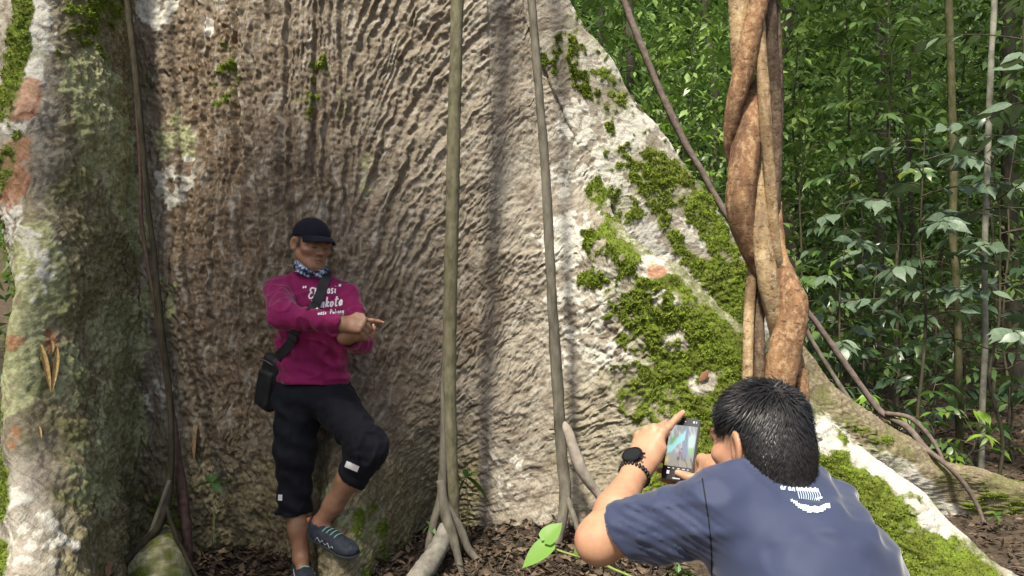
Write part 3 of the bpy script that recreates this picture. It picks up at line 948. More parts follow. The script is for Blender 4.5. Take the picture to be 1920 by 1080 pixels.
# the knob of root lit by a sun fleck in the left corner
tk = thing('root_knob', 'rounded mossy root knob at the bottom left, below the thin dark liana', 'root', P(298, 1090, 3.42))
v, f = tube([P(300, 985, 3.55), P(300, 1010, 3.5), P(299, 1045, 3.44), P(296, 1090, 3.38), P(292, 1140, 3.32)], [.02, .075, .115, .135, .14], 40, 26, .10, 21, lumps=.12)
me = make_mesh('root_knob', v, f)
xs = fbm(v * 14, 3, 77)
for an, av in {'moss': sstep(.0, .25, xs) * .9, 'lichen': np.zeros(len(v)), 'crust': sstep(-.1, .3, -xs), 'rust': np.zeros(len(v)), 'brown': np.zeros(len(v)), 'olive': np.full(len(v), .3), 'pale': np.zeros(len(v)), 'streak': np.full(len(v), .5), 'film': sstep(-.2, .2, xs)}.items():
    add_attr(me, an, av)
link('knob', me, BARK, tk)

# the twisted woody vine in front of the right buttress
tv = thing('twisted_vine', 'massive reddish-brown woody vine of twisted strands standing beside the photographer\'s head', 'vine', P(1450, 1150, 2.98))
Yv = 3.0
stem(tv, 'strand', [(1388, -420, Yv + .03, 40), (1386, -150, Yv + .03, 42), (1387, 0, Yv + .03, 40), (1386, 70, Yv + .03, 36), (1388, 140, Yv + .05, 30), (1398, 230, Yv + .08, 26), (1410, 330, Yv + .09, 24), (1420, 430, Yv + .08, 22), (1410, 520, Yv + .04, 20), (1404, 600, Yv + .02, 20), (1402, 710, Yv, 20), (1404, 900, Yv - .02, 22), (1410, 1180, Yv - .05, 24)], VINE_TAN, 120, 14, .07, 41)
stem(tv, 'strand', [(1470, -300, Yv - .03, 36), (1448, -120, Yv - .03, 35), (1428, -20, Yv - .03, 36), (1412, 50, Yv - .035, 37), (1398, 120, Yv - .03, 38), (1380, 185, Yv - .02, 34), (1371, 240, Yv, 28), (1369, 290, Yv + .04, 19), (1384, 350, Yv + .09, 20), (1415, 420, Yv + .09, 26), (1440, 500, Yv + .09, 26)], VINE_RED, 110, 14, .08, 42)
stem(tv, 'strand', [(1450, 60, Yv + .08, 20), (1432, 135, Yv + .09, 22), (1415, 180, Yv + .05, 36), (1404, 240, Yv + .0, 48), (1394, 310, Yv - .02, 54), (1389, 370, Yv - .025, 55), (1393, 420, Yv - .02, 50), (1404, 460, Yv, 40), (1420, 500, Yv + .03, 34), (1442, 550, Yv + .06, 32), (1470, 610, Yv + .06, 30), (1492, 670, Yv + .02, 26), (1503, 720, Yv - .01, 24), (1506, 800, Yv - .02, 24), (1500, 1180, Yv - .05, 26)], VINE_RED, 150, 16, .08, 43, .07, label='thickest reddish strand')
stem(tv, 'strand', [(1415, -200, Yv + .02, 22), (1420, -40, Yv + .01, 21), (1424, 60, Yv - .02, 22), (1430, 140, Yv - .04, 22), (1436, 230, Yv - .05, 23), (1443, 320, Yv - .05, 22), (1449, 400, Yv - .045, 21), (1454, 460, Yv - .03, 20), (1462, 520, Yv + .02, 22), (1480, 600, Yv + .06, 24), (1478, 700, Yv + .07, 22), (1470, 1180, Yv + .03, 24)], VINE_TAN, 120, 12, .06, 44, label='pale straight strand')
stem(tv, 'strand', [(1424, 260, Yv + .05, 18), (1420, 320, Yv + .01, 24), (1421, 380, Yv - .02, 31), (1427, 440, Yv - .04, 36), (1436, 500, Yv - .045, 38), (1444, 550, Yv - .03, 36), (1452, 595, Yv, 32), (1458, 640, Yv + .04, 30), (1452, 720, Yv + .06, 28), (1440, 1180, Yv + .02, 28)], VINE_TAN, 110, 14, .09, 45)
stem(tv, 'strand', [(1456, 380, Yv + .07, 20), (1459, 440, Yv + .05, 22), (1464, 485, Yv + .02, 28), (1477, 530, Yv - .015, 44), (1487, 570, Yv - .035, 54), (1482, 615, Yv - .04, 56), (1472, 655, Yv - .045, 60), (1464, 700, Yv - .045, 58), (1458, 760, Yv - .04, 54), (1452, 900, Yv - .05, 56), (1448, 1180, Yv - .07, 60)], VINE_RED, 130, 16, .10, 46, .10, label='swollen lower strand')
stem(tv, 'strand', [(1432, -200, Yv + .04, 32), (1438, 0, Yv + .03, 32), (1444, 90, Yv + .02, 30), (1452, 190, Yv + .03, 26), (1454, 300, Yv + .04, 24), (1450, 400, Yv + .06, 24), (1444, 480, Yv + .08, 22), (1425, 560, Yv + .06, 22), (1423, 640, Yv + .03, 21), (1424, 710, Yv + .02, 21), (1428, 1180, Yv - .02, 22)], VINE_DARK, 120, 12, .10, 47)
stem(tv, 'strand', [(1452, -200, Yv + .07, 14), (1455, 0, Yv + .07, 14), (1460, 120, Yv + .07, 15), (1462, 230, Yv + .06, 14), (1459, 330, Yv + .06, 12), (1455, 440, Yv + .08, 10)], VINE_DARK, 60, 9, .14, 48)

# slanting woody stems behind the buttress
SL = simple_mat('slanting_stem', (.095, .070, .058), (.20, .16, .135), .85, .2, 30, .8, .006)
t5 = thing('slanting_vine', 'dark slanting vine stem crossing the greenery from top centre down behind the twisted vine', 'vine', P(1800, 900, 4.9))
stem(t5, 'stem', [(1080, -220, 5.0, 12), (1165, -10, 4.95, 13), (1200, 80, 4.9, 14), (1235, 165, 4.88, 13), (1262, 222, 4.86, 15), (1285, 270, 4.85, 13), (1315, 320, 4.83, 12), (1362, 402, 4.8, 13), (1440, 500, 4.78, 13), (1520, 592, 4.75, 12), (1590, 690, 4.72, 12), (1650, 770, 4.65, 12), (1700, 800, 4.5, 13), (1735, 840, 4.36, 11), (1775, 872, 4.27, 10), (1810, 910, 4.24, 9), (1838, 960, 4.22, 7), (1850, 1000, 4.15, 5)], SL, 140, 9, .16, 51)
stem(t5, 'branch', [(1660, 775, 4.6, 9), (1705, 783, 4.5, 9), (1740, 815, 4.45, 9), (1760, 845, 4.40, 7), (1768, 862, 4.36, 5)], SL, 36, 8, .12, 52)
t6 = thing('slanting_vine', 'thin pale slanting vine lying along the rear root, right of the photographer', 'vine', P(1760, 900, 4.5))
stem(t6, 'stem', [(1490, 560, 4.62, 8), (1515, 625, 4.6, 9), (1560, 700, 4.55, 9), (1610, 775, 4.45, 10), (1660, 830, 4.32, 8), (1665, 880, 4.26, 7), (1690, 905, 4.24, 5)], LIANA, 60, 8, .14, 53)
# ------------------------------------------------------------------ forest behind
G_MID = leaf_mat('leaf_mid_green', (.050, .110, .028), (.15, .25, .075), .35, .5, .32, yellow=.08)
G_DARK = leaf_mat('leaf_dark_waxy', (.028, .060, .030), (.085, .140, .072), .34, .55, .22, pale=.0)
G_PALE = leaf_mat('leaf_speckled_grey', (.065, .110, .062), (.14, .195, .125), .40, .5, .18, pale=.6)
G_LIGHT = leaf_mat('leaf_fresh_green', (.13, .26, .025), (.30, .46, .065), .42, .4, .42, yellow=.15)
G_MASS = leaf_mat('leaf_mass', (.024, .056, .018), (.23, .36, .090), .36, .5, .30, use_attr=True)
TWIG = simple_mat('sapling_bark', (.040, .036, .024), (.105, .092, .062), .9, .15, 30, .6, .004, (1, 1, .5))
TRUNK = simple_mat('forest_trunk', (.055, .048, .036), (.145, .125, .095), .92, .15, 12, .9, .012, (1, 1, .4))
MOSSTRUNK = simple_mat('mossy_trunk', (.045, .052, .018), (.13, .118, .066), .92, .12, 18, .9, .010, (1, 1, .6))

leaf_shapes = {}
for nm, kw in {'mid': dict(width=.36, droop=.28, fold=.08), 'dark': dict(width=.32, droop=.38, fold=.08), 'pale': dict(width=.46, droop=.30, fold=.04), 'light': dict(width=.29, droop=.32, fold=.09)}.items():
    leaf_shapes[nm] = leaf_arrays(rows=5, **kw)
LM = {}
for nm, mt in (('mid', G_MID), ('dark', G_DARK), ('pale', G_PALE), ('light', G_LIGHT)):
    LM[nm] = make_mesh('leaf', *leaf_shapes[nm])
    LM[nm].materials.append(mt)
rng = np.random.default_rng(21)


def sapling(base, h, label, nb=9, kind='mid', L=.17, bl=.55, lean=(0, 0), cat='sapling', r0=.012, low=.25, group=None, mat=None, nl=8, azi=None, cone=.35, curve=.06, maxl=300):
    base = np.array(base, float)
    base[2] = float(ground_z(base[:1], base[1:2])[0]) - .03 if base[2] is None or base[2] < -5 else base[2]
    root = thing('sapling' if cat == 'sapling' else cat.replace(' ', '_'), label, cat, base, group)
    k = 7
    u = np.linspace(0, 1, k)
    pts = base[None] + np.stack([lean[0] * u ** 1.3 * h, lean[1] * u ** 1.3 * h, h * u], 1)
    pts[1:, :2] += rng.normal(0, curve * .5, (k - 1, 2))
    rad = r0 * (1 - .75 * u)
    v, f = tube(pts, rad, 40, 7, .10, int(rng.integers(1e6)))
    link('stem', make_mesh('stem', v, f), mat or TWIG, root)
    tw, count = [], 0
    a0 = rng.uniform(0, 6.28)
    leaves = []
    for b in range(nb):
        s = low + (1 - low) * (b + .5) / nb
        o = catmull(pts, 101)[int(s * 100)]
        az = (a0 + b * 2.4) if azi is None else rng.uniform(*azi)
        ln = bl * (1.15 - .55 * s) * rng.uniform(.7, 1.25)
        d = np.array([math.cos(az), math.sin(az), cone * rng.uniform(.4, 1.3)])
        q = np.linspace(0, 1, 5)
        bp = o[None] + d[None] * (q * ln)[:, None] + np.array([0, 0, -1.0])[None] * (.28 * ln * q ** 2.2)[:, None]
        tw.append(tube(bp, .0045 * (1 - .7 * q) * (r0 / .012) ** .4 + .0008, 9, 4, caps=False))
        n = max(3, int(nl * rng.uniform(.7, 1.2)))
        bc = catmull(bp, 41)
        for i in range(n):
            w = .25 + .75 * (i + 1) / n
            p = bc[min(40, int(w * 40))]
            tg = bc[min(40, int(w * 40) + 1)] - bc[max(0, int(w * 40) - 1)]
            tg /= np.linalg.norm(tg) + 1e-9
            side = np.cross([0, 0, 1.0], tg)
            side /= np.linalg.norm(side) + 1e-9
            if i == n - 1:
                dd = tg
            else:
                dd = tg * .62 + side * (1 if i % 2 else -1) * .85
            dd = dd + np.array([0, 0, rng.uniform(-.55, .05)]) + rng.normal(0, .12, 3)
            leaves.append((p, dd, L * rng.uniform(.65, 1.15) * (.75 + .35 * math.sin(math.pi * min(1, w)))))
    for p, dd, sz in leaves[:maxl]:
        place_leaf('leaf', LM[kind], p, dd, sz, root, rng.normal(0, .45), rng.uniform(.85, 1.2))
    v, f = join(tw)
    link('twigs', make_mesh('twigs', v, f), mat or TWIG, root)['kind'] = 'stuff'
    return root


def on_ground(px, Y):
    x = (px - 960) * Y / F
    return (x, Y, float(ground_z(np.array([x]), np.array([Y]))[0]) - .03)


# two slim standing trunks in view on the right, then other trunks farther back
def forest_tree(px, Y, w, label, h=11, lean=0.0, mat=TRUNK, crown=None, cn=1600, cz=(7, 11), cr=2.2, seed=0, pts=None, vis_px=None):
    b = on_ground(px, Y)
    root = thing('forest_tree', label, 'tree', b, 'trees standing behind the great tree')
    r = w / 2 * Y / F
    if pts is None:
        u = np.linspace(0, 1, 7)
        rg = np.random.default_rng(seed)
        pp = np.array(b)[None] + np.stack([lean * u * h, 0 * u, u * h], 1)
        pp[1:, :2] += rg.normal(0, .05 + r * .3, (6, 2))
        rad = r * (1.15 - .5 * u)
        rad[0] *= 1.25
    else:
        pp = np.array([P(a, bb, Y) for a, bb in pts] + [])
        rad = np.full(len(pp), r)
        top = pp[0] + (pp[0] - pp[1]) / np.linalg.norm(pp[0] - pp[1]) * 0
        extra = np.array([pp[0] + np.array([0, 0, e]) for e in (5.5, 3.5, 1.6)])
        pp = np.vstack([extra, pp])
        rad = np.concatenate([[r * .6, r * .75, r * .9], rad])
        pp[-1, 2] = b[2]
    v, f = tube(pp, rad, 110, 10, .14, seed, lumps=.06)
    link('trunk', make_mesh('trunk', v, f), mat, root)
    rg = np.random.default_rng(seed + 9)
    top = pp[np.argmax(pp[:, 2])]
    c0 = np.array([top[0], top[1], 0])
    lim = []
    for k in range(6):
        az = k * 1.05 + rg.uniform(0, .6)
        zz = rg.uniform(cz[0] - .5, cz[1] - 1)
        o = c0 + [0, 0, zz]
        e = o + np.array([math.cos(az), math.sin(az), .45]) * cr * rg.uniform(.6, 1)
        lim.append(tube([o, (o + e) / 2 + [0, 0, -.1], e], [r * .45 + .01, r * .3 + .008, .005], 10, 5))
    v, f = join(lim)
    link('limbs', make_mesh('limbs', v, f), mat, root)['kind'] = 'stuff'
    # crown: leaves in clumps through an uneven volume
    nc = 40
    cc = rg.normal(0, 1, (nc, 3)) * np.array([cr * .5, cr * .5, (cz[1] - cz[0]) * .26]) + [c0[0], c0[1], (cz[0] + cz[1]) / 2 + .6]
    idx = rg.integers(0, nc, cn)
    p = cc[idx] + rg.normal(0, .33, (cn, 3)) * [1, 1, .6]
    p[:, 2] = np.maximum(p[:, 2], cz[0] - .4)
    az = rg.uniform(0, 6.28, cn)
    D = np.stack([np.cos(az), np.sin(az), rg.uniform(-.9, .2, cn)], 1)
    va, fa = leaf_arrays(rows=2, width=.46, droop=.3, fold=.12, drip=0)
    v, f, tn = leaf_cloud(p, D, rg.uniform(.14, .26, cn), va, fa, rg.normal(0, .5, cn), np.clip(rg.random(cn) * .6 + .4 * rg.random(nc)[idx], 0, 1))
    me = make_mesh('crown', v, f)
    add_attr(me, 'tone', tn)
    link('crown', me, G_MASS, root)
    return root


forest_tree(1795, 5.9, 14, 'mossy slim trunk standing left of the pale thin trunk on the right', mat=MOSSTRUNK, seed=1, pts=[(1778, -60), (1783, 120), (1788, 330), (1786, 440), (1794, 560), (1797, 700), (1800, 860)], cz=(6.5, 9.5), cn=1500)
forest_tree(1842, 5.4, 11, 'thin pale grey trunk with whitish patches near the right edge', mat=simple_mat('pale_patched_trunk', (.085, .085, .06), (.34, .33, .27), .92, .12, 9, .8, .008, (1, 1, 1.2)), seed=2, pts=[(1866, -60), (1858, 120), (1852, 300), (1846, 480), (1847, 640), (1842, 760), (1840, 875)], cz=(6.8, 10), cn=1500)
forest_tree(1180, 9.5, 18, 'dark trunk behind the slanting vine at the top centre', seed=3, cn=900)
forest_tree(1330, 10.5, 14, 'slender trunk seen left of the twisted vine', seed=4, cn=900)
forest_tree(1118, 11.5, 14, 'pale thin trunk beside the upper edge of the buttress', seed=5, cn=900)
forest_tree(1470, 12, 34, 'broad grey trunk far back, just right of the twisted vine', seed=6, cn=1000, cr=3)
forest_tree(1650, 12.5, 22, 'dim trunk far back between the saplings', seed=7, cn=1000, cr=3)
forest_tree(1905, 8.2, 26, 'pale trunk cut by the right edge of the picture', seed=8, cn=900)
forest_tree(1720, 9.0, 10, 'very thin trunk behind the speckled saplings', seed=9, cn=1500)

# saplings and shrubs: (px, Y, height, kind, leaf length, branches, branch length, leaves per branch, label)
SAP = [
    (1570, 5.6, 2.05, 'pale', .17, 9, .42, 7, 'sapling with big speckled drooping leaves, right of the twisted vine', .45),
    (1725, 5.2, 2.45, 'pale', .18, 12, .60, 7, 'sapling with pale paired leaves at mid height, left of the mossy trunk', .45),
    (1870, 4.9, 2.2, 'pale', .16, 9, .55, 8, 'sapling with speckled grey-green leaves at the right edge', .4),
    (1640, 6.2, 1.5, 'dark', .17, 10, .55, 9, 'dark waxy shrub behind the speckled sapling', .15),
    (1560, 6.0, 1.2, 'mid', .17, 10, .55, 8, 'green shrub low beside the rear root', .1),
    (1500, 6.6, 1.7, 'mid', .16, 11, .6, 9, 'leafy shrub close behind the lower twisted vine', .15),
    (1690, 5.7, 1.05, 'mid', .16, 10, .5, 8, 'low bush with light green leaves above the rear root', .1),
    (1750, 6.6, 1.6, 'dark', .18, 11, .6, 9, 'dark leaved shrub behind the mossy trunk', .15),
    (1620, 7.2, 2.6, 'dark', .17, 14, .7, 10, 'tall dark sapling in the middle of the greenery', .2),
    (1520, 7.6, 3.4, 'mid', .16, 16, .7, 10, 'tall green sapling rising behind the twisted vine', .2),
    (1690, 7.8, 3.3, 'mid', .16, 16, .75, 10, 'tall sapling behind the pale leaved one', .2),
    (1800, 7.0, 3.0, 'dark', .17, 15, .75, 10, 'tall dark sapling behind the pale thin trunk', .2),
    (1885, 6.3, 2.6, 'dark', .18, 14, .7, 9, 'tall dark sapling near the right edge', .2),
    (1900, 5.6, 1.1, 'mid', .15, 9, .45, 7, 'low green plant under the right edge sapling', .1),
    (1320, 6.4, 2.3, 'light', .14, 12, .55, 11, 'fresh green sapling between the buttress edge and the twisted vine', .35),
    (1250, 7.0, 2.9, 'light', .14, 13, .6, 11, 'bright green sapling above the mossy buttress edge', .35),
    (1200, 7.8, 3.8, 'mid', .15, 16, .7, 11, 'tall green sapling left of the slanting vine', .4),
    (1290, 8.2, 4.2, 'light', .14, 18, .75, 11, 'tall bright sapling in the sunlit gap', .4),
    (1345, 7.4, 3.6, 'mid', .15, 16, .65, 10, 'green sapling with narrow leaves left of the twisted vine', .3),
    (1140, 8.8, 4.6, 'mid', .15, 17, .7, 11, 'tall sapling at the upper buttress edge', .45),
    (1400, 8.6, 4.3, 'mid', .15, 18, .8, 11, 'tall sapling hidden partly by the twisted vine', .3),
    (1500, 8.8, 4.8, 'light', .15, 18, .8, 11, 'sunlit sapling at top right of the twisted vine', .4),
    (1590, 8.4, 4.6, 'mid', .16, 18, .8, 11, 'tall leafy sapling at the top of the greenery', .35),
    (1680, 6.9, 4.1, 'mid', .17, 15, .75, 10, 'overhanging sapling with broad leaves at the top right', .55),
    (1770, 8.6, 4.6, 'dark', .17, 17, .8, 10, 'tall dark sapling behind both slim trunks', .35),
    (1860, 7.6, 4.3, 'mid', .17, 16, .8, 10, 'tall sapling in the upper right corner', .45),
    (1560, 5.15, .75, 'dark', .13, 7, .35, 7, 'small dark plant just behind the rear root', .1),
    (1640, 5.0, .62, 'light', .12, 7, .32, 6, 'small fresh green plant behind the rear root', .1),
    (1740, 5.2, .7, 'mid', .13, 8, .35, 6, 'small plant at the foot of the mossy trunk', .1),
    (1815, 5.0, .55, 'light', .11, 7, .3, 6, 'small bright plant between the two slim trunks', .1),
    (1440, 6.2, 1.5, 'dark', .16, 10, .55, 9, 'dark shrub behind the middle of the twisted vine', .1),
]
for k, (px, Y, h, kind, L, nb, bl, nl, lab, low) in enumerate(SAP):
    sapling(on_ground(px, Y), h, lab, int(nb * 1.35), kind, L * .92, bl, (rng.uniform(-.05, .05), rng.uniform(-.05, .03)), 'sapling' if h > 1.25 else 'plant', .006 + .0035 * h, low, 'saplings in the undergrowth', nl=nl + 2, curve=.05)
# the leafy spray held across the top right, nearer than the rest
sapling(on_ground(1985, 4.8), 3.3, 'overhanging sapling reaching in from the right edge with pale leaves', 12, 'pale', .17, .8, (-.08, -.02), 'sapling', .018, .5, 'saplings in the undergrowth', nl=8)

# far wood: one deep mass of leaves that nobody could count
n = 95000
rg = np.random.default_rng(77)
Yc = rg.uniform(7.0, 16.5, n)
pxs = rg.uniform(900, 2250, n)
xc = (pxs - 960) * Yc / F
zc = rg.random(n) ** .9 * (1.9 + .46 * Yc)
pos = np.stack([xc, Yc, zc + .02 * Yc], 1)
dens = fbm(pos * .75, 2, 801)
dens = dens + .45 * noise(pos * 2.1, 811)
keep = dens + .25 * rg.random(n) > .07 - .65 * (Yc > 12.5)
pos, dens = pos[keep], dens[keep]
n = len(pos)
az = rg.uniform(0, 6.28, n)
D = np.stack([np.cos(az), np.sin(az), rg.uniform(-.9, .15, n)], 1)
va, fa = leaf_arrays(rows=2, width=.40, droop=.3, fold=.05, drip=0)
v, f, tn = leaf_cloud(pos, D, rg.uniform(.075, .155, n) * (1 + .06 * np.clip(pos[:, 1] - 10, 0, 10)), va, fa, rg.normal(0, .5, n), np.clip(.36 + .45 * noise(pos * 1.1, 805) + .55 * sstep(5.2, 2.6, pos[:, 0] - .12 * pos[:, 1]) * sstep(1.0, 3.0, pos[:, 2]) + .35 * (rg.random(n) - .3), 0, 1))  # tone raised toward the upper left: sunlight painted into the leaf colour
me = make_mesh('forest_foliage', v, f)
add_attr(me, 'tone', tn)
o = link('forest_foliage', me, G_MASS)
o['kind'] = 'stuff'
o['label'] = 'deep green mass of forest leaves in the distance'
o['category'] = 'foliage'
# far side leaves round the other sides, so that no bare horizon shows past the tree

n = 9000
rg = np.random.default_rng(78)
az = rg.uniform(math.radians(95), math.radians(268), n)
rr = rg.uniform(8, 13, n)
pos = np.stack([np.cos(az) * rr, np.sin(az) * rr + 3, rg.random(n) * 6], 1)
D = np.stack([rg.normal(0, 1, n), rg.normal(0, 1, n), rg.uniform(-.9, .1, n)], 1)
v, f, tn = leaf_cloud(pos, D, rg.uniform(.2, .36, n), va, fa, rg.normal(0, .5, n))
me = make_mesh('forest_foliage', v, f)
add_attr(me, 'tone', tn)
o = link('forest_foliage', me, G_MASS)
o['kind'] = 'stuff'
o['label'] = 'green forest leaves on the far left side beyond the great tree'
o['category'] = 'foliage'

# the back of the wood: bigger, darker boughs closing the view
n = 22000
rg = np.random.default_rng(79)
Yc = rg.uniform(17, 22, n)
xc = rg.uniform(-12, 26, n)
pos = np.stack([xc, Yc, rg.uniform(.5, 13, n)], 1)
D = np.stack([rg.normal(0, 1, n), rg.normal(0, 1, n), rg.uniform(-.9, .1, n)], 1)
v, f, tn = leaf_cloud(pos, D, rg.uniform(.45, .9, n), va, fa, rg.normal(0, .5, n), np.clip(.3 + .4 * noise(pos * .5, 7) + .3 * rg.random(n), 0, 1))
me = make_mesh('forest_foliage', v, f)
add_attr(me, 'tone', tn)
o = link('forest_foliage', me, G_MASS)
o['kind'] = 'stuff'
o['label'] = 'dim farthest foliage closing the view behind the forest'
o['category'] = 'foliage'


# unseen leafy trees added to shade the wall's left half and the undergrowth
def added_shade_tree(base, top, c, rad, n, label, seed):
    root = thing('forest_tree', label, 'tree', base)  # not a seen forest tree: added to throw shade
    v, f = tube([base, (np.array(base) * .6 + np.array(top) * .4) + [.05, .03, 0], top], [.09, .07, .03], 30, 9, .12, seed)
    link('trunk', make_mesh('trunk', v, f), TRUNK, root)
    rg = np.random.default_rng(seed)
    c = np.array(c)
    cc = c + rg.normal(0, .5, (26, 3)) * rad
    lim = [tube([np.array(top) - [0, 0, .8 + .1 * (k % 5)], (np.array(top) + cc[k]) / 2 + [0, 0, .1], cc[k]], [.022, .014, .004], 9, 5) for k in range(12)]
    v, f = join(lim)
    link('limbs', make_mesh('limbs', v, f), TRUNK, root)['kind'] = 'stuff'
    idx = rg.integers(0, 26, n)
    p = cc[idx] + rg.normal(0, .22, (n, 3))
    az = rg.uniform(0, 6.28, n)
    D = np.stack([np.cos(az), np.sin(az), rg.uniform(-.9, .1, n)], 1)
    v, f, tn = leaf_cloud(p, D, rg.uniform(.14, .24, n), va, fa, rg.normal(0, .5, n))
    me = make_mesh('crown', v, f)
    add_attr(me, 'tone', tn)
    link('crown', me, G_MASS, root)


added_shade_tree((-3.7, -.9, -.05), (-2.9, .3, 5.9), (-2.45, .60, 6.1), np.array([1.05, .95, .55]), 1500, 'added leafy tree, unseen behind the viewpoint, shading the man in magenta', 91)

added_shade_tree((6.6, 1.2, -.05), (5.6, 1.9, 7.4), (5.2, 2.2, 7.7), np.array([1.9, 1.5, .6]), 1500, 'added leafy tree, unseen out at the right, shading the right half of the undergrowth', 92)
# ------------------------------------------------------------------ smooth solid modelling for bodies and clothes
def A3(v):
    return np.asarray(v, f32)


def s_cap(a, b, ra, rb):
    a, b = A3(a), A3(b)
    ab = b - a
    l2 = float(ab @ ab) + 1e-12

    def f(p):
        t = np.clip(((p - a) @ ab) / l2, 0, 1)
        return np.linalg.norm(p - a - t[:, None] * ab, axis=1) - (ra + (rb - ra) * t)
    return f


def s_ell(c, r, R=None):
    c, r = A3(c), A3(r)
    R = None if R is None else A3(R)

    def f(p):
        q = p - c
        if R is not None:
            q = q @ R                          # columns of R are the local axes
        k0 = np.linalg.norm(q / r, axis=1)
        k1 = np.linalg.norm(q / (r * r), axis=1)
        return k0 * (k0 - 1) / (k1 + 1e-9)
    return f


def s_box(c, h, R, rad):
    c, h, R = A3(c), A3(h), A3(R)

    def f(p):
        q = np.abs((p - c) @ R) - (h - rad)
        return np.linalg.norm(np.maximum(q, 0), axis=1) + np.minimum(q.max(1), 0) - rad
    return f


def s_plane(o, n):
    """Keeps the side that n points away from."""
    o, n = A3(o), A3(n) / np.linalg.norm(n)
    return lambda p: (p - o) @ n


def smin(a, b, k):
    if k <= 0:
        return np.minimum(a, b)
    h = np.clip(k - np.abs(a - b), 0, None) / k
    return np.minimum(a, b) - h * h * k * .25


def smax(a, b, k):
    return -smin(-a, -b, k)


def U(prims, k=.02):
    def f(p):
        d = prims[0](p)
        for q in prims[1:]:
            if isinstance(q, tuple):
                d = smin(d, q[0](p), q[1])
            else:
                d = smin(d, q(p), k)
        return d
    return f


def surface_nets(fn, lo, hi, h, stride=4):
    lo, hi = np.asarray(lo, float), np.asarray(hi, float)
    n = (np.ceil((hi - lo) / h / stride).astype(int) * stride) + 1
    ax = [lo[k] + h * np.arange(n[k]) for k in range(3)]
    cx = [a[::stride] for a in ax]
    g = np.stack(np.meshgrid(*cx, indexing='ij'), -1).reshape(-1, 3).astype(f32)
    cd = fn(g).reshape([len(a) for a in cx])
    V = np.full(n, 1.0, f32)
    big = cd
    for k in range(3):
        big = np.repeat(big, stride, k)
    big = big[:n[0], :n[1], :n[2]]
    V[...] = np.sign(big) * 1.0
    near = np.abs(cd) < stride * h * 2.0
    m = np.zeros_like(near)
    for dx in (-1, 0, 1):
        for dy in (-1, 0, 1):
            for dz in (-1, 0, 1):
                s0 = [slice(max(0, -d), near.shape[k] - max(0, d)) for k, d in enumerate((dx, dy, dz))]
                s1 = [slice(max(0, d), near.shape[k] - max(0, -d)) for k, d in enumerate((dx, dy, dz))]
                m[tuple(s1)] |= near[tuple(s0)]
    fm = m
    for k in range(3):
        fm = np.repeat(fm, stride, k)
    fm = fm[:n[0], :n[1], :n[2]]
    idx = np.argwhere(fm)
    pts = (lo + idx * h).astype(f32)
    out_ = np.empty(len(pts), f32)
    for s in range(0, len(pts), 400000):
        out_[s:s + 400000] = fn(pts[s:s + 400000])
    V[idx[:, 0], idx[:, 1], idx[:, 2]] = out_
    S = V < 0
    c = np.zeros(np.array(n) - 1, np.int8)
    for dx in (0, 1):
        for dy in (0, 1):
            for dz in (0, 1):
                c += S[dx:n[0] - 1 + dx, dy:n[1] - 1 + dy, dz:n[2] - 1 + dz]
    act = np.argwhere((c > 0) & (c < 8))
    vid = np.full(np.array(n) - 1, -1, np.int32)
    vid[act[:, 0], act[:, 1], act[:, 2]] = np.arange(len(act))
    acc = np.zeros((len(act), 3), f32)
    cnt = np.zeros(len(act), f32)
    offs = [(0, 0, 0), (1, 0, 0), (0, 1, 0), (1, 1, 0), (0, 0, 1), (1, 0, 1), (0, 1, 1), (1, 1, 1)]
    cv = [V[act[:, 0] + o[0], act[:, 1] + o[1], act[:, 2] + o[2]] for o in offs]
    for a in range(8):
        for b in range(a + 1, 8):
            if sum(abs(offs[a][k] - offs[b][k]) for k in range(3)) != 1:
                continue
            va, vb = cv[a], cv[b]
            mk = (va < 0) != (vb < 0)
            t = np.where(mk, va / np.where(mk, va - vb, 1), 0)
            oa, ob = np.array(offs[a], f32), np.array(offs[b], f32)
            acc += mk[:, None] * (oa + t[:, None] * (ob - oa))
            cnt += mk
    verts = lo + (act + acc / cnt[:, None]) * h
    faces = []
    for k in range(3):
        o1, o2 = [(1, 2), (2, 0), (0, 1)][k]
        sl0 = [slice(None)] * 3
        sl1 = [slice(None)] * 3
        sl0[k], sl1[k] = slice(0, n[k] - 1), slice(1, n[k])
        e0, e1 = S[tuple(sl0)], S[tuple(sl1)]
        for flip, mk in ((False, e0 & ~e1), (True, ~e0 & e1)):
            ed = np.argwhere(mk)
            ok = (ed[:, o1] > 0) & (ed[:, o2] > 0) & (ed[:, o1] < n[o1] - 1) & (ed[:, o2] < n[o2] - 1)
            ed = ed[ok]
            q = []
            for d1, d2 in ((-1, -1), (0, -1), (0, 0), (-1, 0)):
                e = ed.copy()
                e[:, o1] += d1
                e[:, o2] += d2
                q.append(vid[e[:, 0], e[:, 1], e[:, 2]])
            q = np.stack(q, 1)
            faces.append(q[:, ::-1] if flip else q)
    faces = np.vstack(faces)
    faces = faces[(faces >= 0).all(1)]
    return verts, faces


def solid(name, fn, lo, hi, h, mat, parent, stride=4):
    v, f = surface_nets(fn, lo, hi, h, stride)
    me = make_mesh(name, v, f)
    return link(name, me, mat, parent), v, f


def bvh_of(v, f):
    return BVHTree.FromPolygons([Vector(x) for x in v], [tuple(int(i) for i in q) for q in f])


EYEV = Vector((0, 0, EYE))


def cast(bvh, px, py, off=0.0015):
    d = Vector(P(px, py, 1.0)) - EYEV
    d.normalize()
    hit, nrm, i, dist = bvh.ray_cast(EYEV, d)
    if hit is None:
        return None, None
    if nrm.dot(d) > 0:
        nrm = -nrm
    return np.array(hit + nrm * off), np.array(nrm)


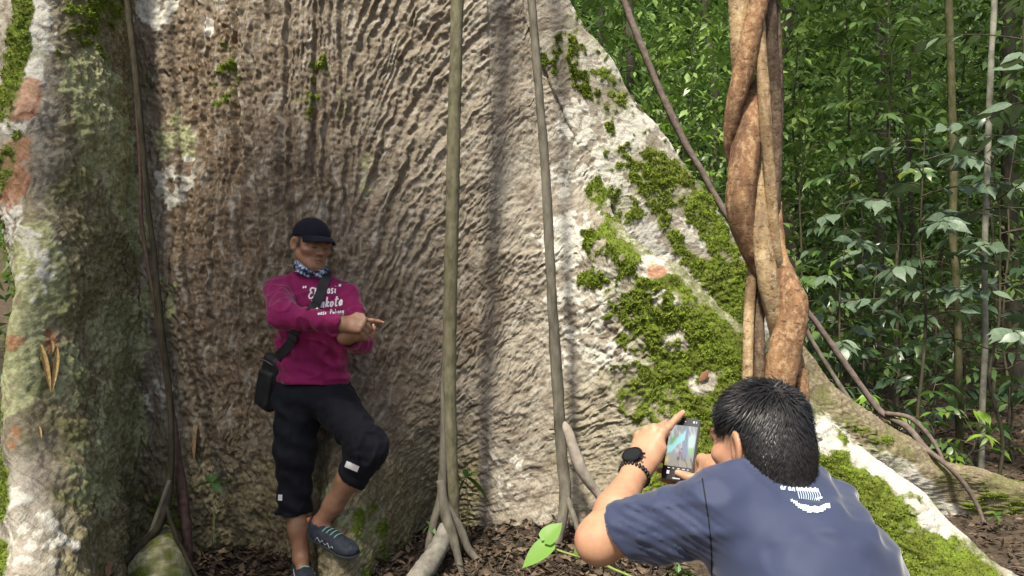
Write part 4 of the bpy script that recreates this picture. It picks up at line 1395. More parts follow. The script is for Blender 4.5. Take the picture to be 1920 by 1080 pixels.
def ribbon_on(bvh, line, width, off=.0015, step=1.2, taper=False):
    """A raised ribbon lying on a surface, following a line given where it is seen."""
    line = np.asarray(line, float)
    L = np.sum(np.linalg.norm(np.diff(line, axis=0), axis=1))
    n = max(2, int(L / step) + 1)
    c = catmull(line, n) if len(line) > 2 else np.linspace(line[0], line[-1], n)
    t = np.gradient(c, axis=0)
    t /= np.linalg.norm(t, axis=1)[:, None] + 1e-9
    nn = np.stack([-t[:, 1], t[:, 0]], 1)
    V, ok = [], []
    for k in range(n):
        w = width * .5 * ((.35 + .65 * math.sin(math.pi * (k + .5) / n)) if taper else 1)
        row = [cast(bvh, *(c[k] + nn[k] * w * s), off)[0] for s in (-1, 0, 1)]
        ok.append(all(r is not None for r in row))
        V.append(row)
    vv, ff, last = [], [], None
    for k in range(n):
        if not ok[k]:
            last = None
            continue
        i = len(vv)
        vv += V[k]
        if last is not None and np.linalg.norm(np.array(V[k][1]) - np.array(vv[last + 1])) < .05:
            ff += [(last, i, i + 1, last + 1), (last + 1, i + 1, i + 2, last + 2)]
        last = i
    return np.array(vv) if vv else np.zeros((0, 3)), np.array(ff, int).reshape(-1, 4)


def rot_axes(yaw, pitch, roll=0.0):
    """Head axes: columns are (side, forward, up). yaw: 0 looks toward the viewpoint (-Y), positive to +X; pitch: up."""
    cy, sy = math.cos(yaw), math.sin(yaw)
    f0 = np.array([sy, -cy, 0])
    r0 = np.array([cy, sy, 0])                # to the viewer's right when facing the viewer
    up = np.array([0, 0, 1.0])
    fwd = f0 * math.cos(pitch) + up * math.sin(pitch)
    u = up * math.cos(pitch) - f0 * math.sin(pitch)
    c, s = math.cos(roll), math.sin(roll)
    return np.stack([r0 * c + u * s, fwd, u * c - r0 * s], 1)


def head_prims(o, R, s=1.0, ears=True):
    o = np.asarray(o, float)
    w = lambda x, y, z: o + R @ (np.array([x, y, z]) * s)
    E = lambda x, y, z, a, b, c: s_ell(w(x, y, z), np.array([a, b, c]) * s, R)
    Cc = lambda p, q, ra, rb: s_cap(w(*p), w(*q), ra * s, rb * s)
    add = [(E(0, -.010, .035, .077, .097, .088), 0), (E(0, .030, -.040, .060, .068, .078), .04), (Cc((-.056, .000, -.045), (-.024, .074, -.092), .020, .019), .03), (Cc((.056, .000, -.045), (.024, .074, -.092), .020, .019), .03),
           (E(0, .080, -.097, .024, .018, .019), .02), (E(-.046, .060, -.016, .026, .026, .020), .025), (E(.046, .060, -.016, .026, .026, .020), .025), (Cc((-.044, .079, .030), (.044, .079, .030), .013, .013), .02),
           (Cc((0, .089, .020), (0, .108, -.014), .0085, .0105), .012), (E(0, .112, -.022, .0135, .0125, .0115), .008), (E(-.0135, .101, -.026, .0095, .010, .0085), .006), (E(.0135, .101, -.026, .0095, .010, .0085), .006)]
    lips = [(Cc((-.021, .090, -.0565), (0, .0985, -.0535), .0048, .0062), .006), (Cc((.021, .090, -.0565), (0, .0985, -.0535), .0048, .0062), .006), (Cc((-.017, .089, -.0655), (0, .0965, -.0675), .0055, .0075), .006), (Cc((.017, .089, -.0655), (0, .0965, -.0675), .0055, .0075), .006)]
    sock = [E(-.032, .100, .010, .0165, .014, .0105), E(.032, .100, .010, .0165, .014, .0105)]
    eyes = [(E(-.032, .0795, .007, .0165, .0150, .0125), .003), (E(.032, .0795, .007, .0165, .0150, .0125), .003)]
    ear = []
    for sx in (-1, 1):
        ea = .50 * sx
        Re = R @ np.array([[math.cos(ea), -math.sin(ea), 0], [math.sin(ea), math.cos(ea), 0], [0, 0, 1]])
        ec = np.array([sx * .086, -.014, .002])
        ox = np.array([math.cos(ea) * sx, math.sin(ea) * sx, 0])
        ear.append((s_ell(w(*ec), np.array([.0085, .0225, .035]) * s, Re), s_ell(w(*(ec + ox * .0075 + [0, .004, -.002])), np.array([.0085, .0135, .022]) * s, Re)))
    cut = Cc((-.024, .1015, -.0605), (.024, .1015, -.0605), .0022, .0022)

    def f(p):
        d = add[0][0](p)
        for g, k in add[1:]:
            d = smin(d, g(p), k * s)
        for g in sock:
            d = smax(d, -g(p), .008 * s)
        for g, k in eyes + lips:
            d = smin(d, g(p), k * s)
        d = smax(d, -cut(p), .003 * s)
        if ears:
            for g, c in ear:
                d = smin(d, smax(g(p), -c(p), .006 * s), .010 * s)
        return d
    return f, w


def hand_sdf(wr, x, z, side, curls, thumb, s=1.0, spread=.06, forearm=None, fk=.0035, own=None):
    """wr wrist point, x toward the fingers, z out of the back of the hand; side +1 right hand, -1 left hand.
    curls: four (base, middle, tip) bends in radians for index..little, positive closes; thumb: local points, or world points as ('w', pts)."""
    x = np.asarray(x, float) / np.linalg.norm(x)
    z = np.asarray(z, float)
    z = z - x * (z @ x)
    z /= np.linalg.norm(z)
    y = np.cross(z, x) * side
    W = lambda q: np.asarray(wr) + s * (x * q[0] + y * q[1] + z * q[2])
    kn = [(.092, .029, .000), (.096, .008, .004), (.090, -.013, .002), (.080, -.032, -.004)]
    ln = [(.043, .027, .021), (.047, .030, .022), (.043, .028, .021), (.034, .021, .018)]
    rd = [(.0105, .0092, .0084, .0072), (.0108, .0094, .0085, .0073), (.0102, .0090, .0081, .0070), (.0090, .0080, .0072, .0062)]
    palm = [s_cap(W((0, .014, 0)), W(kn[0]), .021 * s, .0125 * s), s_cap(W((0, .004, .002)), W(kn[1]), .022 * s, .0130 * s), s_cap(W((0, -.008, .001)), W(kn[2]), .021 * s, .0125 * s), s_cap(W((0, -.015, -.002)), W(kn[3]), .020 * s, .0115 * s),
            s_cap(W((.018, .016, -.010)), W((.055, .034, -.012)), .020 * s, .013 * s), s_cap(W((.018, -.018, -.010)), W((.06, -.026, -.012)), .017 * s, .012 * s)]
    fingers, tips = [], []
    for i in range(4):
        q = np.array(kn[i])
        a = 0.0
        yaw = spread * (1.5 - i)
        pts = [q]
        for j in range(3):
            a += curls[i][j]
            d = np.array([math.cos(a) * math.cos(yaw), math.sin(yaw) * math.cos(a), -math.sin(a)])
            q = q + d * ln[i][j]
            pts.append(q)
        pw = [W(t) for t in pts]
        if own and i in own:
            pw = [W(kn[i])] + [np.asarray(t, float) for t in own[i]]
        tips.append(pw)
        fingers.append([s_cap(pw[j], pw[j + 1], rd[i][j] * s, rd[i][j + 1] * s) for j in range(3)] + [s_ell(pw[j], np.full(3, rd[i][j] * 1.07 * s)) for j in (1, 2)] + [s_ell(pw[0] + z * .0035 * s, np.full(3, rd[i][0] * 1.15 * s))])
    if thumb[0] == 'w':
        tp = [W((.022, .022, -.008))] + [np.asarray(t, float) for t in thumb[1]]
    else:
        tp = [W(t) for t in thumb]
    tr = [.0165, .0128, .0108, .0086]
    th = [s_cap(tp[j], tp[j + 1], tr[j] * s, tr[j + 1] * s) for j in range(len(tp) - 1)]

    def f(p):
        d = palm[0](p)
        for g in palm[1:]:
            d = smin(d, g(p), .014 * s)
        if forearm is not None:
            d = smin(d, forearm(p), .02)
        dt = th[0](p)
        for g in th[1:]:
            dt = smin(dt, g(p), .005)
        d = smin(d, dt, .012 * s)
        for fg in fingers:
            df = fg[0](p)
            for g in fg[1:]:
                df = smin(df, g(p), .004)
            d = smin(d, df, fk * s)
        return d
    return f, tips, tp, y


# ------------------------------------------------------------------ a few hand-drawn letters for prints on clothes
GLY = {
    'E': [[(.75, .95), (.35, 1.0), (.12, .85), (.25, .62), (.5, .55)], [(.5, .55), (.15, .48), (.05, .22), (.25, .02), (.6, .08), (.75, .2)]],
    'k': [[(.1, 1.0), (.14, .5), (.1, 0)], [(.55, .52), (.18, .28), (.3, .22), (.62, 0)]],
    's': [[(.5, .45), (.3, .52), (.12, .42), (.3, .26), (.48, .14), (.3, 0), (.08, .08)]],
    'p': [[(.12, .5), (.1, -.35)], [(.12, .4), (.35, .52), (.52, .3), (.38, .04), (.14, .08)]],
    'a': [[(.5, .42), (.3, .52), (.1, .3), (.22, .03), (.42, .12), (.52, .48)], [(.52, .48), (.52, .12), (.68, .04)]],
    'i': [[(.15, .5), (.15, .1), (.3, .02)], [(.16, .72), (.18, .76)]],
    'W': [[(.0, .95), (.12, .3), (.25, .03), (.42, .45), (.5, .6)], [(.48, .6), (.6, .05), (.78, .3), (.95, 1.0)]],
    'n': [[(.1, .5), (.1, 0)], [(.1, .32), (.32, .52), (.46, .4), (.48, .05), (.6, 0)]],
    'o': [[(.3, .5), (.1, .36), (.12, .1), (.32, .02), (.5, .18), (.48, .4), (.3, .5)]],
    't': [[(.25, .95), (.22, .2), (.35, .0), (.52, .08)], [(0, .62), (.6, .70)]],
    'w': [[(.05, .5), (.16, .05), (.32, .4), (.46, .05), (.6, .5)]],
    'P': [[(.12, 0), (.14, 1.0)], [(.12, .95), (.5, .95), (.6, .7), (.42, .48), (.14, .48)]],
    'h': [[(.1, 1.0), (.1, 0)], [(.1, .32), (.32, .52), (.46, .4), (.48, 0)]],
    'g': [[(.5, .42), (.3, .52), (.1, .3), (.25, .05), (.48, .2)], [(.52, .5), (.5, -.2), (.3, -.36), (.1, -.26)]],
    'r': [[(.1, .5), (.1, 0)], [(.1, .3), (.26, .5), (.42, .46)]],
    'u': [[(.1, .5), (.12, .12), (.3, .02), (.46, .2)], [(.48, .5), (.48, .1), (.6, 0)]],
    '"': [[(.08, .95), (.16, .82), (.06, .70)], [(.36, .95), (.44, .82), (.34, .70)]],
}


def write(bvh, text, x0, y0, x1, y1, hgt, width, off=.0015, slant=.12, adv=.66):
    """Letters written along a baseline from (x0,y0) to (x1,y1) (where they are seen), laid on a surface as thin raised paint."""
    n = len(text)
    b0, b1 = np.array([x0, y0]), np.array([x1, y1])
    ux = (b1 - b0) / n
    parts = []
    for i, ch in enumerate(text):
        if ch not in GLY:
            continue
        for line in GLY[ch]:
            pts = [b0 + ux * (i + q[0] / .72 * .9) + np.array([slant * q[1] * hgt, -q[1] * hgt]) for q in line]
            v, f = ribbon_on(bvh, pts, width, off, step=.9)
            if len(f):
                parts.append((v, f))
    return parts
# ------------------------------------------------------------------ the standing man in magenta
def skin_mat(name, dark, light, mottled=.5):
    t = NT(name)
    oc = t.coord('Object')
    c = t.mix(t.ramp(t.noise(24, 4, .6, oc), [(.35, 0.), (.65, 1.)]), dark, light)
    c = t.mix(t.attr('lip'), c, (.22, .075, .060))
    c = t.mix(t.attr('brow'), c, (.016, .012, .010))
    c = t.mix(t.attr('nail'), c, (.62, .40, .32))
    t.bump(t.noise(420, 3, .6, oc), .25, .001)
    c = t.mix(t.ramp(t.noise(9, 3, .6, oc), [(.42, 0.), (.68, .30)]), c, (.44, .16, .095))
    t.set(c, .48, .4)
    t.b.inputs['Subsurface Weight'].default_value = .12
    t.b.inputs['Subsurface Radius'].default_value = (.010, .004, .002)
    t.b.inputs['Subsurface Scale'].default_value = .6
    return t.m


def cloth_mat(name, c1, c2, rough=.85, spec=.15, weave=700, sheen=.25, wscale=6):
    t = NT(name)
    oc = t.coord('Object')
    c = t.mix(t.ramp(t.noise(wscale, 4, .6, oc), [(.3, 0.), (.7, 1.)]), c1, c2)
    t.bump(t.noise(weave, 2, .5, oc), .25, .001)
    t.set(c, rough, spec)
    t.b.inputs['Sheen Weight'].default_value = sheen
    t.b.inputs['Sheen Roughness'].default_value = .4
    return t.m


def plain(name, col, rough=.6, spec=.3, metal=0.0):
    t = NT(name)
    t.set(col, rough, spec)
    t.b.inputs['Metallic'].default_value = metal
    return t.m


def crease(p, fr, seed, amp):
    """Thin raised creases of pulled cloth."""
    c = np.clip(1 - np.abs(noise(p * np.array(fr, f32) + .04 * fbm(p * 9, 2, seed + 1)[:, None], seed)) * 3.2, 0, 1)
    return -amp * c * c


SKIN_TAN = skin_mat('skin_tan', (.225, .122, .072), (.32, .180, .112))
SKIN_FAIR = skin_mat('skin_warm', (.40, .215, .125), (.50, .285, .175))
MAGENTA = cloth_mat('magenta_jersey', (.175, .008, .062), (.235, .012, .088), .80, .2)
BLACKPANT = cloth_mat('black_trouser_cloth', (.0055, .006, .0095), (.0095, .0105, .016), .8, .18, sheen=.03)
CAPCLOTH = cloth_mat('cap_cloth', (.0065, .007, .012), (.010, .011, .018), .85, .15, sheen=.04)
NYLON = cloth_mat('black_nylon', (.009, .009, .010), (.015, .015, .017), .55, .35, sheen=.05)
WHITE = plain('white_print', (.72, .70, .70), .7, .2)
HAIR = plain('black_hair', (.011, .010, .011), .42, .5)


def mp(px, py, Y):
    return P(px, py, Y)


man = thing('person', 'man in a magenta shirt and black cap leaning on the tree, looking at his hands', 'person', mp(575, 1075, 3.45))

HO = mp(583, 461, 3.58)
HR = rot_axes(math.radians(44), math.radians(-10), math.radians(-4))
headf, HW = head_prims(HO, HR, .97)
wrR, wrL = mp(641, 607, 3.27), mp(645, 633, 3.30)
elbR, elbL = mp(530, 592, 3.33), mp(677, 640, 3.47)
handR, tipsR, thR, _ = hand_sdf(wrR, (1, .02, -.05), (.05, -.78, .62), 1, [(.12, .18, .10), (1.0, 1.2, .7), (1.1, 1.25, .8), (1.15, 1.25, .8)],
                                [(.022, .022, -.006), (.060, .050, .004), (.086, .044, .010), (.102, .026, .012)], .97, .03, s_cap(elbR, wrR, .040, .0285))
handL, tipsL, thL, _ = hand_sdf(wrL, (.98, -.10, .12), (.12, -.55, -.82), -1, [(.55, .85, .5), (.95, 1.15, .7), (1.0, 1.2, .8), (1.05, 1.2, .8)],
                                [(.022, .022, -.008), (.055, .048, -.018), (.082, .050, -.030), (.100, .040, -.040)], .95, .03, s_cap(elbL, wrL, .038, .0275))
pel, chest, nb = mp(585, 728, 3.6), mp(583, 595, 3.6), mp(582, 520, 3.62)
ankR, ankL = mp(565, 1046, 3.52), mp(597, 984, 3.43)
kneeL = mp(692, 846, 3.34)
core = U([s_cap(nb, chest, .05, .08), s_cap(chest, pel, .08, .08), s_cap(mp(522, 542, 3.55), elbR, .035, .035), s_cap(mp(652, 555, 3.63), elbL, .035, .035), s_cap(chest, mp(522, 542, 3.55), .05, .035), s_cap(chest, mp(652, 555, 3.63), .05, .035),
          s_cap(pel, mp(552, 850, 3.57), .07, .05), s_cap(mp(552, 850, 3.57), mp(553, 930, 3.56), .048, .056), s_cap(mp(553, 930, 3.56), mp(560, 990, 3.54), .056, .046), s_cap(mp(560, 990, 3.54), ankR, .046, .0355),
          s_cap(pel, mp(616, 752, 3.585), .06, .06), s_cap(mp(616, 752, 3.585), kneeL, .06, .05), s_cap(kneeL, mp(655, 897, 3.385), .050, .055), s_cap(mp(655, 897, 3.385), mp(626, 945, 3.415), .055, .043), s_cap(mp(626, 945, 3.415), ankL, .043, .034),
          s_ell(ankL + [-.004, -.030, 0], [.012, .012, .012]), s_cap(ankR, mp(568, 1066, 3.44), .034, .03), s_cap(ankL, mp(625, 1012, 3.40), .033, .03)], .03)
neck = s_cap(HO + HR @ np.array([0, -.02, -.05]), nb, .056, .062)


def man_body(p):
    d = core(p)
    d = smin(d, neck(p), .03)
    d = smin(d, headf(p), .025)
    d = np.minimum(d, handR(p))
    return np.minimum(d, handL(p))


zc = float(mp(584, 504, 3.58)[2])
pc1 = surface_nets(lambda p: np.maximum(man_body(p), p[:, 2] - zc), (-1.30, 3.10, -.04), (-.50, 3.80, zc + .02), .0052)
pc2 = surface_nets(lambda p: np.maximum(smin(neck(p), headf(p), .025), zc - .004 - p[:, 2]), HO - [.16, .16, .14], HO + [.16, .16, .16], .0028)
v, f = join([(a, [b]) for a, b in (pc1, pc2)])
me = make_mesh('body', v, f)
q = (v - HO) @ HR / .97
lip = np.exp(-((np.abs(q[:, 0]) / .022) ** 4)) * np.exp(-((q[:, 2] + .0605) / .0085) ** 4) * (q[:, 1] > .085)
brow = np.zeros(len(v))
for sx in (-1, 1):
    xx = q[:, 0] * sx
    brow = np.maximum(brow, np.exp(-((xx - .033) / .021) ** 4) * np.exp(-((q[:, 2] - .0270 - .10 * (xx - .033)) / .0056) ** 2) * (q[:, 1] > .06) * .9)
    brow = np.maximum(brow, np.exp(-((xx - .032) / .0150) ** 4) * np.exp(-((q[:, 2] - .0000 - 8 * (xx - .032) ** 2) / .0030) ** 2) * (q[:, 1] > .07) * .95)
brow = np.maximum(brow, np.exp(-((np.abs(q[:, 0]) - .074) / .012) ** 2) * sstep(-.02, .01, q[:, 1]) * sstep(.035, .018, q[:, 1]) * sstep(-.028, -.005, q[:, 2]) * .85)      # sideburn
brow = np.maximum(brow, .30 * np.exp(-((q[:, 2] + .045) / .006) ** 2) * (np.abs(q[:, 0]) < .025) * (q[:, 1] > .085))
nail = np.zeros(len(v))
for tp in (tipsR[0][-1], tipsL[0][-1], tipsL[1][-1]):
    nail = np.maximum(nail, np.exp(-((np.linalg.norm(v - tp, axis=1) / .0095) ** 4)))
for an, av in (('lip', lip), ('brow', brow), ('nail', nail)):
    add_attr(me, an, av)
link('body', me, SKIN_TAN, man)

# shirt
hem_z = float(mp(585, 722, 3.55)[2])
cuffR, cuffRn = mp(638, 606.5, 3.272), np.array([1, .0, -.1])
cuffL, cuffLn = mp(662, 634, 3.345), np.array([-.25, -.95, .1])
torso = U([s_ell(mp(582, 585, 3.60), [.172, .118, .165]), s_ell(mp(585, 655, 3.60), [.172, .118, .17]), s_ell(mp(587, 715, 3.60), [.176, .128, .13]), s_cap(mp(525, 543, 3.56), mp(575, 524, 3.61), .052, .050), s_cap(mp(648, 552, 3.63), mp(590, 524, 3.62), .052, .050)], .06)
fR = s_cap(elbR, wrR, .056, .040)
fL = s_cap(elbL, wrL, .052, .042)
sleeveR = U([s_cap(mp(521, 546, 3.555), elbR + [0, 0, .004], .064, .060)], .04)
sleeveL = U([s_cap(mp(652, 557, 3.63), elbL, .060, .052)], .04)
plR, plL = s_plane(cuffR, cuffRn), s_plane(cuffL, cuffLn)
holeR, holeL = s_cap(elbR, wrR, .048, .032), s_cap(elbL, wrL, .046, .034)


def man_shirt(p):
    d = torso(p)
    pf = p.copy()
    fold = .0085 * noise(pf * np.array([15, 15, 6], f32) + 3, 61) + .0055 * noise(pf * np.array([30, 30, 16], f32), 62)
    gather = .006 * np.sin((p[:, 2] - hem_z) * 95 + p[:, 0] * 22 + 2.0 * noise(p * 6, 66)) * sstep(.22, .02, p[:, 2] - hem_z)
    drape = .007 * np.sin(p[:, 0] * 75 + p[:, 2] * 55 + 2.2 * noise(p * 7, 67)) * sstep(.05, .2, p[:, 2] - hem_z) * sstep(.42, .28, p[:, 2] - hem_z)
    d = d + fold + gather * .9 + drape + crease(p, (8, 8, 11), 68, .0065)
    slv = .0055 * np.sin(((p - A3(elbR)) @ A3((cuffR - elbR) / np.linalg.norm(cuffR - elbR))) * 120 + p[:, 2] * 40 + 2 * noise(p * 9, 63)) * .55 + .005 * noise(p * 22, 64) + crease(p, (12, 10, 14), 69, .006)
    a = smin(sleeveR(p), np.maximum(fR(p), plR(p)), .035) + slv
    a = np.maximum(a, -np.maximum(holeR(p), -(plR(p) + .03)))
    b = smin(sleeveL(p), np.maximum(fL(p), plL(p)), .03) + slv
    b = np.maximum(b, -np.maximum(holeL(p), -(plL(p) + .025)))
    d = smin(smin(d, a, .035), b, .03)
    d = smax(d, hem_z - p[:, 2] - .012 * np.sin(p[:, 0] * 9 + 1), .006)
    return d


shirt, sv, sf = solid('shirt', man_shirt, (-1.30, 3.16, .78), (-.56, 3.84, 1.46), .0052, MAGENTA, man)
shirt_bvh = bvh_of(sv, sf)
pr = []
pr += write(shirt_bvh, '"', 566, 551, 577, 550, 15, 2.6)
pr += write(shirt_bvh, 'Ek', 578, 560, 597, 560, 20, 2.9, slant=.16)
pr += write(shirt_bvh, 'pasi"', 606, 551, 640, 549, 17, 2.4, slant=.12)
pr += write(shirt_bvh, 'W', 583, 579, 597, 579, 17, 3.0, slant=.16)
pr += write(shirt_bvh, 'nkota', 601, 577, 643, 572, 19, 3.1, slant=.16)
pr += write(shirt_bvh, 'wasi Pahang', 596, 591, 646, 586.5, 8.5, 1.5, slant=.05)
if pr:
    v, f = join(pr)
    link('shirt_print', make_mesh('shirt_print', v, f), WHITE, shirt)

# trousers cropped below the knee
axL = (mp(600, 975, 3.43) - mp(694, 845, 3.34))
axL /= np.linalg.norm(axL)
hemL = mp(661, 897, 3.385)
hemR = mp(551, 960, 3.56)
pantL = U([s_cap(mp(620, 748, 3.60), mp(690, 838, 3.345), .108, .083), s_cap(mp(690, 840, 3.345), hemL + axL * .05, .080, .070)], .035)
pantR = U([s_cap(mp(557, 752, 3.60), mp(554, 850, 3.57), .112, .088), s_cap(mp(554, 850, 3.57), mp(551, 990, 3.56), .086, .073)], .05)
pelv = s_ell(mp(585, 735, 3.605), [.170, .125, .12])
plLg, plRg = s_plane(hemL, axL), s_plane(hemR, (0.02, 0, -1))


def man_pants(p):
    f1 = .006 * noise(p * np.array([14, 14, 8], f32), 71) + .004 * noise(p * 26, 72)
    kn = A3(mp(690, 842, 3.345))
    rad = np.linalg.norm(p - kn, axis=1)
    wr = .006 * np.sin(rad * 105 + 2.5 * noise(p * 7, 73)) * sstep(.20, .09, rad)
    f1 = f1 + crease(p, (9, 9, 5), 75, .006)
    a0 = pantL(p) + wr
    a = np.maximum(a0, plLg(p))
    a = np.maximum(a, -np.maximum(a0 + .011, -(plLg(p) + .05)))
    b0 = pantR(p) + .005 * np.sin(p[:, 2] * 60 + p[:, 0] * 30 + 2 * noise(p * 8, 74))
    b = np.maximum(b0, plRg(p))
    b = np.maximum(b, -np.maximum(b0 + .011, -(plRg(p) + .05)))
    d = smin(a, b, .03)
    d = smin(d, pelv(p), .05) + f1
    return np.maximum(d, p[:, 2] - hem_z - .06)


pants, tv_, tf_ = solid('trousers', man_pants, (-1.25, 3.16, .20), (-.52, 3.80, .93), .0060, BLACKPANT, man)
pants_bvh = bvh_of(tv_, tf_)
parts = []
for line, w in (([(648.5, 869.5), (672, 879.5)], 11.5), ([(526, 927.5), (525.5, 938.5)], 7.5)):
    v, f = ribbon_on(pants_bvh, line, w, .002)
    if len(f):
        link('tag', make_mesh('tag', v, f), WHITE, pants)
v, f = ribbon_on(pants_bvh, [(696, 771), (699, 773), (698, 777), (695, 776)], 1.6, .002, .5)
if len(f):
    link('logo', make_mesh('logo', v, f), WHITE, pants)

# cap: crown and peak
cap_t = U([s_ell(HW(0, -.010, .048), np.array([.0895, .1075, .092]) * .97, HR)], .01)
cap_cut = s_plane(HW(0, 0, .042), HR @ np.array([0, .10, -1]))


def man_cap(p):
    q = (p - A3(HO)) @ A3(HR)
    az = np.arctan2(q[:, 0], q[:, 1] + .01)
    seam = .0012 * np.exp(-(np.minimum(np.abs(np.sin(az * 3)), 1) / .10) ** 2)
    d = cap_t(p) + seam - .004 * sstep(.06, .12, q[:, 2]) * 0
    d = np.maximum(d, cap_cut(p))
    return np.maximum(d, -np.maximum(cap_t(p) + .007, -(cap_cut(p) + .02)))


capo, cv_, cf_ = solid('cap', man_cap, HO - .16, HO + .19, .004, CAPCLOTH, man)
nA, nT = 41, 9
top, bot = [], []
for it in range(nT):
    tt = it / (nT - 1)
    for ia in range(nA):
        a = math.radians(-72 + 144 * ia / (nA - 1))
        rx, ry = .0835, .1005
        xi, yi = rx * math.sin(a), ry * math.cos(a) - .012
        ext = .082 * math.cos(a * .92) ** .7
        x = xi * (1 + .02 * tt)
        y = yi + ext * tt
        z = .0545 - .014 * tt - 2.2 * x * x * (.50 + 1.0 * tt) + .010 * math.sin(math.pi * tt)
        top.append(HW(x, y, z + .003))
        bot.append(HW(x, y, z - .0015))
V = np.array(top + bot)
Fq = []
N1 = nT * nA
for it in range(nT - 1):
    for ia in range(nA - 1):
        a = it * nA + ia
        Fq.append((a, a + nA, a + nA + 1, a + 1))
        Fq.append((N1 + a, N1 + a + 1, N1 + a + nA + 1, N1 + a + nA))
for ia in range(nA - 1):
    a = (nT - 1) * nA + ia
    Fq.append((a, N1 + a, N1 + a + 1, a + 1))
for it in range(nT - 1):
    for ia in (0, nA - 1):
        a = it * nA + ia
        Fq.append((a, a + nA, N1 + a + nA, N1 + a))
link('peak', make_mesh('peak', V, np.array(Fq)), CAPCLOTH, capo)
v, f = tube([HW(0, -.01, .1365), HW(0, -.01, .1395), HW(0, -.01, .1415)], [.008, .0075, .002], 6, 10)
link('button', make_mesh('button', v, f), CAPCLOTH, capo)
# short hair showing under the cap
hr = U([s_ell(HW(-.066, -.035, .012), np.array([.018, .052, .045]) * .97, HR), s_ell(HW(.066, -.035, .012), np.array([.018, .052, .045]) * .97, HR), s_ell(HW(0, -.078, .000), np.array([.060, .030, .050]) * .97, HR)], .02)
earcut = [s_ell(HW(sx * .083, -.004, .000), np.array([.03, .026, .036]), HR) for sx in (-1, 1)]
solid('hair', lambda p: np.maximum(np.maximum(hr(p) + .004 * noise(p * 160, 5), -earcut[0](p)), -earcut[1](p)), HO - .15, HO + .15, .005, HAIR, man)

# patterned neck gaiter
t = NT('gaiter_cloth')
oc = t.coord('Object')
vo = t.n('ShaderNodeTexVoronoi', feature='DISTANCE_TO_EDGE')
vo.inputs['Scale'].default_value = 46
nz_ = t.n('ShaderNodeTexNoise')
nz_.inputs['Scale'].default_value = 60
mx_ = t.n('ShaderNodeMix', data_type='VECTOR')
mx_.inputs[0].default_value = .012
t.l(oc, mx_.inputs[4])
t.l(nz_.outputs['Color'], mx_.inputs[5])
t.l(mx_.outputs[1], vo.inputs['Vector'])
gn = t.noise(38, 3, .6, oc)
c = t.mix(t.ramp(vo.outputs['Distance'], [(.05, 0.), (.09, 1.)]), (.012, .014, .028), t.mix(t.ramp(gn, [(.40, 0.), (.52, 1.)]), (.030, .045, .085), (.42, .50, .66)))
t.set(c, .85, .15)
GA = t.m
g_c, g_R = mp(583, 505, 3.585), rot_axes(math.radians(20), math.radians(-10), math.radians(-14))
gd = s_ell(g_c, [.084, .080, .050], g_R)


def gaiter(p):
    q = (p - A3(g_c)) @ A3(g_R)
    w = .0045 * np.sin(q[:, 2] * 230 + 3 * np.sin(np.arctan2(q[:, 0], q[:, 1]) * 2.0) + 2.5 * noise(p * 14, 91))
    d = gd(p) + w
    return smax(d, np.abs(q[:, 2] + .002) - .036, .012)


solid('neck_gaiter', gaiter, g_c - .12, g_c + .12, .0036, GA, man)

# bracelet on the left wrist
def ring_tube(c, ax, R, r, n=28, seg=8, ex=1.0, bead=0.0, k=14):
    ax = np.asarray(ax, float) / np.linalg.norm(ax)
    a = np.cross(ax, [0.2, .3, .93])
    a /= np.linalg.norm(a)
    b = np.cross(ax, a)
    V, Fq = [], []
    for i in range(n):
        th = 2 * math.pi * i / n
        d = a * math.cos(th) + b * math.sin(th)
        rr = r * (1 + bead * math.cos(th * k))
        for j in range(seg):
            ph = 2 * math.pi * j / seg
            V.append(np.asarray(c) + d * (R + rr * math.cos(ph)) + ax * rr * ex * math.sin(ph))
            Fq.append((i * seg + j, ((i + 1) % n) * seg + j, ((i + 1) % n) * seg + (j + 1) % seg, i * seg + (j + 1) % seg))
    return np.array(V), np.array(Fq)


v, f = ring_tube(wrL + np.array([.0, .012, 0]), (.5, -.85, .1), .030, .004, ex=2.2)
link('bracelet', make_mesh('bracelet', v, f), GA, man)

# shoes
SHOE = cloth_mat('dark_shoe_mesh', (.014, .018, .028), (.040, .048, .062), .7, .3, 200, .05, 60)
SOLE = plain('shoe_sole', (.035, .037, .042), .8, .2)
MINT = plain('mint_lace', (.22, .42, .33), .7, .2)
GREY = plain('pale_trim', (.42, .46, .48), .6, .3)
ORANGE = plain('orange_lining', (.62, .16, .06), .7, .2)


